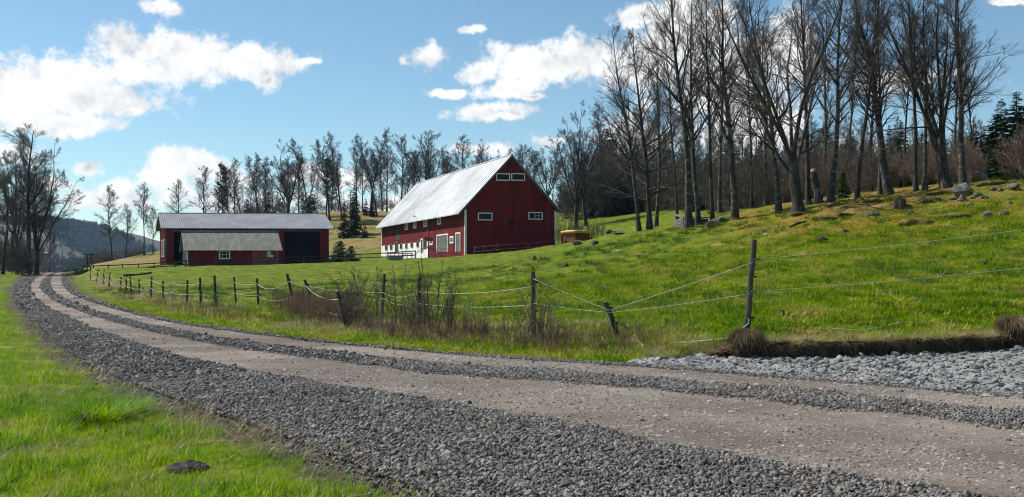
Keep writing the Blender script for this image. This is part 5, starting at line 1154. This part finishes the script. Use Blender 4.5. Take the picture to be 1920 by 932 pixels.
def scatter(name, pts, yaw, tilt, scl, idx, meshes, label, cat=None, parent=None):
    """one object: its vertices carry instances of the given meshes"""
    me = bpy.data.meshes.new(name); me.vertices.add(len(pts)); me.vertices.foreach_set('co', np.asarray(pts, np.float32).ravel())
    rot = np.column_stack([tilt, yaw]) if tilt.ndim == 2 else np.column_stack([tilt, 0*tilt, yaw])
    me.attributes.new('rot', 'FLOAT_VECTOR', 'POINT').data.foreach_set('vector', rot.astype(np.float32).ravel())
    me.attributes.new('scl', 'FLOAT', 'POINT').data.foreach_set('value', scl.astype(np.float32))
    me.attributes.new('idx', 'INT', 'POINT').data.foreach_set('value', idx.astype(np.int32))
    o = link(name, me, parent); tag(o, label, None, None, 'stuff')
    if cat: o['category'] = cat
    g = bpy.data.node_groups.new(name, 'GeometryNodeTree'); g.interface.new_socket('Geometry', in_out='INPUT', socket_type='NodeSocketGeometry'); g.interface.new_socket('Geometry', in_out='OUTPUT', socket_type='NodeSocketGeometry')
    N = g.nodes; L = g.links; gin = N.new('NodeGroupInput'); gout = N.new('NodeGroupOutput'); iop = N.new('GeometryNodeInstanceOnPoints'); jn = N.new('GeometryNodeJoinGeometry')
    for k, mm in enumerate(meshes):
        so = bpy.data.objects.new(name + '_source', mm); oi = N.new('GeometryNodeObjectInfo'); oi.inputs['Object'].default_value = so; oi.inputs['As Instance'].default_value = True; L.new(oi.outputs['Geometry'], jn.inputs[0])
    def attr(nm, t):
        a_ = N.new('GeometryNodeInputNamedAttribute'); a_.data_type = t; a_.inputs['Name'].default_value = nm; return a_.outputs['Attribute']
    L.new(gin.outputs[0], iop.inputs['Points']); L.new(jn.outputs[0], iop.inputs['Instance']); iop.inputs['Pick Instance'].default_value = True
    L.new(attr('idx', 'INT'), iop.inputs['Instance Index']); L.new(attr('rot', 'FLOAT_VECTOR'), iop.inputs['Rotation']); L.new(attr('scl', 'FLOAT'), iop.inputs['Scale']); L.new(iop.outputs[0], gout.inputs[0])
    md = o.modifiers.new('scatter', 'NODES'); md.node_group = g; return o
def cand(x0, x1, y0, y1, dens):
    n = int((x1-x0)*(y1-y0)*dens); return np.column_stack([rng.uniform(x0, x1, n), rng.uniform(y0, y1, n)])
def in_view(P, m=.12): return (np.abs(P[:, 0]) < P[:, 1]*(960/F)*(1+m)+1.5)
G_NEAR = [blades('grass_blade_tuft', 300+i, 34, .11, .018, .058 if i < 4 else .115, .0065, M['grass'], .35, .55, 3) for i in range(6)]
G_FIELD = [blades('field_grass_tuft', 320+i, 26, .16, .02, .055 if i < 4 else .10, .009, M['field_grass'], .4, .5) for i in range(6)]
G_FAR = [blades('far_grass_tuft', 340+i, 26, .34, .03, .08, .02, M['field_grass'], .4, .5) for i in range(4)]
G_DRY = [blades('dry_grass_tuft', 360+i, 40, .14, .05, .20, .006, M['dry_grass'], 1.0, 1.0, 3) for i in range(5)]
P = np.concatenate([cand(-11, 2, 5.2, 11, 190), cand(-22, -1, 11, 18, 95), cand(-34, -4, 18, 34, 40), cand(-58, -14, 34, 60, 14)])
z, dr, dl, ir, il, rt = ground(P, True)
ok = in_view(P) & ~ir & ~il & ~rt
edge = sstep(dr + .5*fbm(P[:, 0]*1.7, P[:, 1]*1.7, 3), .05, .75); ok &= rng.random(len(P)) < (.10+.90*edge)
P, z, dr = P[ok], z[ok], dr[ok]; n = len(P)
low = .55+.45*sstep(dr, .1, 1.2); tall = np.where(rng.random(n) < .10+.25*(fbm(P[:, 0]*.8, P[:, 1]*.8, 3) > .15), rng.integers(4, 6, n), rng.integers(0, 4, n))
scatter('verge_grass', np.column_stack([P, z]), rng.random(n)*6.283, rng.normal(0, .08, n), low*rng.uniform(.55, 1.25, n)*(1+P[:, 1]/70)*(.55+.75*sstep(fbm(P[:, 0]*1.1+4, P[:, 1]*1.1, 3), -.35, .4)), tall, G_NEAR, 'bright green grass on the near verge left of the road')
P = np.concatenate([cand(-16, 14, 12, 24, 70), cand(-26, 24, 24, 42, 26), cand(-36, 34, 42, 72, 9)]); P = np.concatenate([P, cand(-80, 40, 72, 140, 2.2)])
z, dr, dl, ir, il, rt = ground(P, True)
lay_ok = ~((P[:, 0] > LAY_TOP[0][0]) & (P[:, 0] < 22) & (P[:, 1] < np.interp(P[:, 0], LAY_TOP[:, 0], LAY_TOP[:, 1]) + .12))
ok = in_view(P) & ~ir & ~il & rt & lay_ok & (rng.random(len(P)) < .12+.88*sstep(dr+.3*fbm(P[:, 0]*2, P[:, 1]*2, 2), 0, .35))
bw_ = np.exp(-((dr-2.2)/.9)**2)*(P[:, 0] < 4.5); ok &= rng.random(len(P)) > bw_*.55
P, z = P[ok], z[ok]; n = len(P); far_ = P[:, 1] > 45
tus = fbm(P[:, 0]*.55+3, P[:, 1]*.55, 3); idx = np.where(far_, 6+rng.integers(0, 4, n), np.where((tus > .22) & (rng.random(n) < .6), rng.integers(4, 6, n), rng.integers(0, 4, n)))
scatter('meadow_grass', np.column_stack([P, z]), rng.random(n)*6.283, rng.normal(0, .1, n), rng.uniform(.6, 1.2, n)*np.where(far_, 1, 1+P[:, 1]/120)*(1+.6*np.clip(tus, 0, 1)), idx, G_FIELD+G_FAR, 'short spring grass of the sloping meadow behind the rope fence')
P = np.concatenate([cand(-12, 16, 15, 30, 5.0), cand(-24, 26, 30, 60, 2.2)]); z, dr, dl, ir, il, rt = ground(P, True)
ok = in_view(P) & rt & ~ir & ~il & (dr > 1.5) & (fbm(P[:, 0]*.4+7, P[:, 1]*.4, 3) > -.15) & (P[:, 1] > np.interp(P[:, 0], LAY_TOP[:, 0], LAY_TOP[:, 1])+.6); P, z = P[ok], z[ok]; n = len(P)
G_TUFT = [blades('rich_grass_tuft', 380+i, 60, .15, .05, .15, .009, M['tuft'], .45, .6, 3) for i in range(4)]
scatter('meadow_tufts', np.column_stack([P, z-.01]), rng.random(n)*6.283, rng.normal(0, .15, n), rng.uniform(.5, 1.5, n)*(1+P[:, 1]/90), rng.integers(0, 4, n), G_TUFT, 'darker lush grass tufts dotted over the meadow')
# dry tan grass on the bank and the cut edge
P = np.concatenate([cand(-14, 6, 12, 26, 60), cand(-30, -8, 26, 50, 14), cand(-46,-22,48,80,4)])
z, dr, dl, ir, il, rt = ground(P, True)
pat = sstep(fbm(P[:, 0]*.5, P[:, 1]*.5, 3), -.25, .30); ok = in_view(P) & rt & ~ir & ~il & (rng.random(len(P)) < np.exp(-((dr-2.1)/.75)**2)*(.25+.75*pat)) & (P[:, 0] < 3.2)
P, z = P[ok], z[ok]; top = np.column_stack([P, z])
s_ = rng.uniform(10, len(LAY_TOP)-1.1, 1500); ex_ = np.column_stack([np.interp(s_, np.arange(len(LAY_TOP)), LAY_TOP[:, 0]), np.interp(s_, np.arange(len(LAY_TOP)), LAY_TOP[:, 1])+rng.uniform(.03, .25, len(s_))])
ez = .24*sstep(ex_[:, 0], 2.6, 4.2)+.03; top = np.concatenate([top, np.column_stack([ex_, ez])]); n = len(top)
scl = rng.uniform(.5, 1.1, n)*(1+top[:, 1]/90); scl[-len(s_):] *= .55; tl = rng.normal(0, .15, n); tl[-len(s_):] += .9*rng.random(len(s_))
yw = rng.random(n)*6.283; yw[-len(s_):] = rng.normal(0, .5, len(s_))
scatter('dry_grass', top, yw, tl, scl, rng.integers(0, 5, n), G_DRY, 'dry tan grass on the bank under the rope fence')
# scattered tan tussocks on the meadow
P = np.concatenate([cand(-10, 22, 15, 42, 2.4), cand(-20, 30, 42, 75, 1.0)]); z, dr, dl, ir, il, rt = ground(P, True)
ok = in_view(P) & rt & ~ir & ~il & (dr > 3) & (fbm(P[:, 0]*.35, P[:, 1]*.35, 3) > -.05) & (P[:, 1] > np.interp(P[:, 0], LAY_TOP[:, 0], LAY_TOP[:, 1])+1.0); P, z = P[ok], z[ok]; n = len(P)
scatter('tussock_grass', np.column_stack([P, z-.03]), rng.random(n)*6.283, rng.normal(0, .2, n), rng.uniform(.3, .6, n), rng.integers(0, 5, n), G_DRY, 'withered tan tussocks dotted over the green meadow')
# hanging dry tussocks on the cut edge, one thing each
def hang_tussock(seed, loc, r0, h, label):
    r = np.random.default_rng(seed); root = empty('dry_tussock', loc, label, 'tussock', 'overhanging dry tussocks on the earth bank')
    V, Fc = ICO3; V = V.copy(); V = V*(1+.18*fbm(V[:, 0]*3, V[:, 1]*3+V[:, 2]*2, 3))[:, None]*np.array([r0*.86, r0*.7, h*.55]); link('root_ball', mesh_from('root_ball', V+np.array([0,0,h*.42]), [Fc], M['soil'], True), root)
    N = 1500; a = r.random(N)*6.283; e = np.abs(r.normal(0, .5, N)); st = np.stack([np.cos(a)*r0*.7*np.sin(e), np.sin(a)*r0*.6*np.sin(e), h*.45+h*.55*np.cos(e)], -1); d = np.stack([np.cos(a)*.55, np.sin(a)*.55, .55+0*a], -1)+r.normal(0,.2,(N,3))
    Pq = grow(st, d, h*r.uniform(.45, .85, N), 6, .07, -.05, r, -1.2); v, q = tubes(Pq, taper(np.full(N, .0035), np.full(N, .002), 6), 3); link('dry_leaves', mesh_from('dry_leaves', v, [q], M['straw']), root)
k1 = np.argmin(np.abs(LAY_TOP[:, 0]/LAY_TOP[:, 1]-(1404-960)/F)); k2 = np.argmin(np.abs(LAY_TOP[:, 0]/LAY_TOP[:, 1]-(1900-960)/F))
hang_tussock(5, (LAY_TOP[k1][0], LAY_TOP[k1][1]+.04, -.06), .23, .40, 'bulging dry grass tussock below the tallest post')
hang_tussock(6, (LAY_TOP[k2][0], LAY_TOP[k2][1]+.06, -.06), .29, .50, 'bulging dry grass tussock at the right picture edge')
# brown dry brush on the bank
def brush(seed, px_list, n, h0, h1, label, name='dry_brush', cat='brush', mat='dry_stalk', tw=.004):
    r = np.random.default_rng(seed); c = np.array([hit(u, v) for u, v in px_list]); st = c[r.integers(0, len(c), n)] + np.column_stack([r.normal(0, .38, n), r.normal(0, .38, n), np.zeros(n)]); st[:, 2] = ground(st[:, :2])-.02
    L = r.uniform(h0, h1, n); d = np.column_stack([r.normal(0, .22, n), r.normal(0, .22, n), np.ones(n)]); Pq = grow(st, d, L, 5, .07, .02, r, -.05); Rq = taper(np.full(n, tw), np.full(n, tw*.6), 5)
    mb = MB(); v, q = tubes(Pq, Rq, 3); mb.add(v, [q]); cc = sprout(Pq, Rq, L, 4, .45, 1, lambda t: 35+0*t, lambda t: .28+0*t, r, tw*.6); P2 = grow(cc[0], cc[1], cc[2], 2, .1, 0, r); v, q = tubes(P2, taper(np.full(len(cc[2]), tw*.6), np.full(len(cc[2]), tw*.5), 2), 3); mb.add(v, [q])
    return tag(mb.build(name, M[mat]), label, cat, None, 'stuff')
brush(1, [(555,590),(575,596),(595,600),(615,606),(570,585),(600,592),(540,583),(628,612)], 1000, .35, .85, 'dense dark brown dry stalks around the leaning stakes')
brush(2, [(740,628),(775,630),(810,634),(835,636),(860,636),(720,624),(895,640),(790,626)], 550, .15, .40, 'reddish brown dry stalks under the bare saplings')
brush(3, [(300,575),(345,585),(390,592),(430,600),(235,562),(195,550)], 420, .2, .45, 'low brown dry stalks on the bank below the fence stakes')
brush(4, [(980,650),(1010,654),(1040,658),(1160,645),(1185,650)], 350, .15, .4, 'thin dry stalks at the foot of the tall dark post', mat='dry_stalk')
# long grass tussock in the foreground verge
q = hit(188, 792); tk = empty('grass_tussock', tuple(q), 'large grass tussock with dark hollow base on the near verge', 'tussock')
me_ = blades('long_blades', 77, 620, .20, .16, .36, .008, M['grass'], .75, .95, 4); link('long_blades', me_, tk)
V, Fc = ICO3; V = V.copy()*np.array([.13,.10,.085]); V *= (1+.3*fbm(V[:, 0]*30, V[:, 1]*30, 3))[:, None]; link('root_base', mesh_from('root_base', V+np.array([-.05,-.10,.04]), [Fc], M['mole_soil'], True), tk)
q = hit(242, 776); tk = empty('grass_tussock', tuple(q), 'smaller grass tussock right of the large one on the verge', 'tussock'); link('long_blades', blades('long_blades', 78, 300, .16, .12, .28, .008, M['grass'], .6, .8, 4), tk)
P = np.concatenate([cand(-11, 2, 5.2, 11, 34), cand(-22, -1, 11, 18, 20), cand(-34,-4,18,30,10)]); z, dr, dl, ir, il, rt = ground(P, True); ok = in_view(P) & ~ir & ~il & ~rt & (rng.random(len(P)) < .3+.7*sstep(fbm(P[:, 0]*.9+2, P[:, 1]*.9, 3), -.1, .35)); P, z = P[ok], z[ok]; n = len(P)
G_TH = [blades('thatch_tuft', 390+i, 12, .14, .05, .13, .006, M['thatch'], 1.6, .8, 2) for i in range(4)]
scatter('verge_thatch', np.column_stack([P, z+.015]), rng.random(n)*6.283, rng.normal(0, .2, n), rng.uniform(.6, 1.3, n), rng.integers(0, 4, n), G_TH, 'dead pale grass blades mixed into the near verge')
# ---- gravel
STONES = [rock_mesh('gravel_stone', 400+i, (1, .8, .62), M['stone'], ICO1, .35, 7) for i in range(7)]
PSTONES = [rock_mesh('pale_gravel_stone', 420+i, (1, .8, .45), M['pale_stone'], ICO1, .35, 8) for i in range(7)]
def road_samples(n, s0, s1):
    s = rng.uniform(s0, s1, n); u = rng.random(n); i = np.floor(s).astype(int); f = (s-i)[:, None]
    L = LE[i]*(1-f)+LE[i+1]*f; Rr = RE[i]*(1-f)+RE[i+1]*f; p_ = L*(1-u)[:, None]+Rr*u[:, None]
    return p_, s, u, band_at(s, u), np.linalg.norm(Rr-L, axis=1)*np.linalg.norm(LE[i+1]-LE[i]+RE[i+1]-RE[i], axis=1)*.5
pts, sc_ = [], []
for (n, s0, s1, size) in ((430000, 2.2*NSUB, 6.2*NSUB, .0118), (160000, 6.0*NSUB, 9.5*NSUB, .0165), (40000, 9.4*NSUB, 12.4*NSUB, .036)):
    p_, s, u, bd, ar = road_samples(n, s0, s1); ok = in_view(p_) & (p_[:, 1] > 4.8)
    bd = np.clip(bd + .35*fbm(p_[:, 0]*1.3, p_[:, 1]*1.3, 3), 0, 1)
    ok &= rng.random(n) < (.009 + .98*sstep(bd, .35, .75))*ar/ar.max()*.85
    p_, u, bd = p_[ok], u[ok], bd[ok]; zz = road_z(p_[:, 0], p_[:, 1], np.clip(bd, 0, 1), u) ; sz = size*np.exp(rng.normal(0, .45, len(p_))); sz *= np.where(bd < .3, .75, 1)
    pts.append(np.column_stack([p_, zz + sz*.15 + rng.random(len(p_))*.012*(bd > .5)])); sc_.append(sz)
tp, ts_ = [], []
for (n, s0, s1, size) in ((150000, 2.2*NSUB, 6.2*NSUB, .0115), (60000, 6.0*NSUB, 9.5*NSUB, .013)):
    p_, s, u, bd, ar = road_samples(n, s0, s1); ok = in_view(p_) & (p_[:, 1] > 4.8) & (bd < .6) & (rng.random(n) < (.35+.65*sstep(fbm(p_[:, 0]*.9, p_[:, 1]*.9, 3), -.3, .3))*ar/ar.max())
    p_, u, bd = p_[ok], u[ok], bd[ok]; sz = size*np.exp(rng.normal(0, .5, len(p_))); tp.append(np.column_stack([p_, road_z(p_[:, 0], p_[:, 1], bd, u)-sz*.08])); ts_.append(sz)
tp = np.concatenate(tp); ts_ = np.concatenate(ts_); n = len(tp)
TSTONES = [rock_mesh('track_pebble', 440+i, (1, .8, .42), M['track_stone'], ICO1, .35, 7) for i in range(6)]
scatter('track_pebbles', tp, rng.random(n)*6.283, rng.normal(0, .2, (n, 2)), ts_, rng.integers(0, 6, n), TSTONES, 'small pale pebbles pressed into the wheel tracks')
# stray stones spilling over both edges
for edge_, sg in ((LE, -1), (RE, 1)):
    s = rng.uniform(3.5*NSUB, 9*NSUB, 2600); i = s.astype(int); p_ = edge_[i]*(1-(s-i))[:, None]+edge_[i+1]*(s-i)[:, None] + rng.normal(0, .16, (len(s), 2)); zz = np.maximum(ground(p_), z_road(p_[:, 1]))
    sz = .016*np.exp(rng.normal(0, .35, len(p_))); pts.append(np.column_stack([p_, zz+sz*.2])); sc_.append(sz)
pts = np.concatenate(pts); sc_ = np.concatenate(sc_); n = len(pts); print('gravel', n)
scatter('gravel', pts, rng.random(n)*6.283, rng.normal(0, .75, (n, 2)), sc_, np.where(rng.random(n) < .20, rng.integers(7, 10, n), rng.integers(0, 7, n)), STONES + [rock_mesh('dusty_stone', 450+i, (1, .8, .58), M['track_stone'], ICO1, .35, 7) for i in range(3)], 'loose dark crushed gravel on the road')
s = rng.uniform(2, len(LAY_TOP)-1.1, 11000); t = rng.random(len(s)); i = s.astype(int); f = (s-i)[:, None]
p_ = (lowb[i]*(1-f)+lowb[i+1]*f)*(1-t)[:, None] + (LAY_TOP[i]*(1-f)+LAY_TOP[i+1]*f)*t[:, None]; ok = in_view(p_); p_ = p_[ok]; n = len(p_)
sz = .036*np.exp(rng.normal(0, .42, n))*(.7+.5*t[ok])
scatter('crushed_rock', np.column_stack([p_, .012+sz*.15]), rng.random(n)*6.283, rng.normal(0, .35, (n, 2)), sz, rng.integers(0, 7, n), PSTONES, 'pale blue grey crushed rock on the lay-by')
for i, (u, v, wp, hp, lab) in enumerate([(1765,690,16,14,'upright pointed stone in the crushed rock lay-by'),(1764,700,18,9,'dark flat stone in front of the upright pointed one'),(1704,691,17,9,'pale flat stone left of the upright pointed one'),(1727,683,11,7,'small raised stone left of the upright pointed one'),(1660,695,14,7,'dark rounded stone in the middle of the lay-by'),(1738,686,11,9,'small triangular stone beside the upright pointed one'),(1878,698,19,8,'dark flat stone at the right of the lay-by'),(1708,704,18,8,'low dark stone near the lay-by front'),(1657,710,12,6,'small dark stone near the road edge of the lay-by'),(1893,684,12,7,'bluish stone near the right edge of the lay-by'),(1736,664,16,8,'stone at the back of the lay-by under the bank'),(1910,657,24,13,'pale block at the right edge below the big tussock')]):
    Y = (CAMH-.02)*F/(v-HOR); q = np.array([(u-960)/F*Y, Y, .0]); px_ = F/Y; me_ = rock_mesh('loose_stone', 500+i, (wp/px_*.55, wp/px_*.42, hp/px_*.6), M['rock' if 'dark' not in lab else 'rock_dark'] if False else M['pale_stone'], ICO2, .3, 10)
    tag(link('loose_stone', me_, None, (q[0], q[1], hp/px_*.4), (rng.normal(0,.2), rng.normal(0,.2), rng.random()*3)), lab, 'stone', 'larger stones on the lay-by')
# ------------------------------------------------------------------ distant wooded hill and the air
hx = np.linspace(-1150, 300, 150)*1.6; hy = np.linspace(500, 1900, 90)*1.6; HX, HY = np.meshgrid(hx, hy)
up_ = 960 + F*HX/2000; 
prof = np.interp(up_, [-900,-500,-200,0,60,110,150,190,230,270,320,420,600,900,1400], [432,424,430,428,424,421,424,440,462,480,490,496,499,501,502])
topz = CAMH + (HOR-prof)/F*2000
HZ = -9 + (topz+9)*sstep(HY, 896, 2000)*(1-.6*sstep(HY, 2160, 3040)) + 8*fbm(HX/190, HY/190, 4)*sstep(HY, 960, 1600)
ii = np.arange(HX.size).reshape(HX.shape); HV = np.column_stack([HX.ravel(), HY.ravel(), HZ.ravel()])
hm = noisy('hill_floor', (.045,.050,.030), (.085,.075,.050), .02, .95, world=True, c3=(.17,.125,.10))
tag(link('hill', mesh_from('hill', HV, [np.stack([ii[:-1,:-1], ii[:-1,1:], ii[1:,1:], ii[1:,:-1]], -1).reshape(-1,4)], hm, True)), kind='structure')
r = np.random.default_rng(9); n = 22000; ty = 830 + 1280*r.random(n)**.8; tx = (r.uniform(-160, 520, n)-960)/F*ty
def interp2(x, y):
    a_ = (x-hx[0])/(hx[1]-hx[0]); b_ = (y-hy[0])/(hy[1]-hy[0]); i_, j_ = np.clip(a_.astype(int), 0, len(hx)-2), np.clip(b_.astype(int), 0, len(hy)-2); f_, g_ = a_-i_, b_-j_
    return (HZ[j_, i_]*(1-f_)+HZ[j_, i_+1]*f_)*(1-g_)+(HZ[j_+1, i_]*(1-f_)+HZ[j_+1, i_+1]*f_)*g_
tz = interp2(tx, ty); cut_ = (np.abs(ty-1700-64*np.sin(tx/96)) < 130) & (fbm(tx/320, ty/320, 2) > -.45); ok = ~(cut_ & (r.random(n) < .93)) & (fbm(tx/144+4, ty/144, 3) > -.42); tx, ty, tz = tx[ok], ty[ok], tz[ok]; n = len(tx)
FT = []
for i in range(4):
    rr_ = np.random.default_rng(600+i); V = []; Fq = []; c = 0
    for k in range(7):
        zb_, zt_ = .08+.12*k, .08+.12*k+.26; rad = .20*(1-k/7.6)*rr_.uniform(.8, 1.15); a = np.arange(6)*1.047+rr_.random()*3; V += [(math.cos(t)*rad*rr_.uniform(.7,1.2), math.sin(t)*rad*rr_.uniform(.7,1.2), zb_+rr_.normal(0,.02)) for t in a]+[(0,0,zt_)]; Fq += [(c+j, c+(j+1)%6, c+6) for j in range(6)]; c += 7
    FT.append(mesh_from('far_spruce', V, [np.array(Fq)], M['needle']))
for i in range(2):
    rr_ = np.random.default_rng(620+i); N = 110; cc = rr_.normal(0, 1, (N, 3)); cc = norm(cc)*rr_.random((N, 1))**.4*np.array([.25,.25,.38])+np.array([0,0,.55]); v, q = cards(cc, rr_.normal(0,1,(N,3))+np.array([0,0,1.]), rr_.uniform(.08,.2,N), rr_, 0); FT.append(mesh_from('far_birch', v, [q], M['twig_brown']))
scatter('far_wood', np.column_stack([tx, ty, tz]), r.random(n)*6.283, r.normal(0, .02, n), r.uniform(9, 17, n), np.where(r.random(n) < .72, r.integers(0, 4, n), r.integers(4, 6, n)), FT, 'distant forest covering the hill beyond the road')
hb = MB(); hb.box((-3500, -120, -14), (7000, 0, 0), (0, 3460, 0), (0, 0, 206)); 
hzm = bpy.data.materials.new('haze_air'); hzm.use_nodes = True; hzm.node_tree.nodes.clear(); b = NB(hzm.node_tree); o_ = b.n('ShaderNodeOutputMaterial'); pv = b.n('ShaderNodeVolumePrincipled')
pv.inputs['Color'].default_value = (.42, .68, 1.0, 1); pv.inputs['Density'].default_value = .00006; pv.inputs['Anisotropy'].default_value = .2
b.put(o_.inputs['Volume'], pv.outputs[0]); HAZE = True
if HAZE: tag(hb.build('haze', hzm), kind='stuff')
# ------------------------------------------------------------------ put each thing's origin at its base
for o in [x for x in C.objects if x.type == 'EMPTY' and x.parent is None and tuple(x.location) == (0.0, 0.0, 0.0)]:
    lo, hi = np.full(3, 1e9), np.full(3, -1e9)
    for c in o.children_recursive:
        if c.type != 'MESH': continue
        bb = np.array([q[:] for q in c.bound_box]) + np.array(c.location[:]); lo = np.minimum(lo, bb.min(0)); hi = np.maximum(hi, bb.max(0))
    base = Vector(((lo[0]+hi[0])/2, (lo[1]+hi[1])/2, lo[2])); o.location = base
    for c in o.children: c.location = Vector(c.location) - base
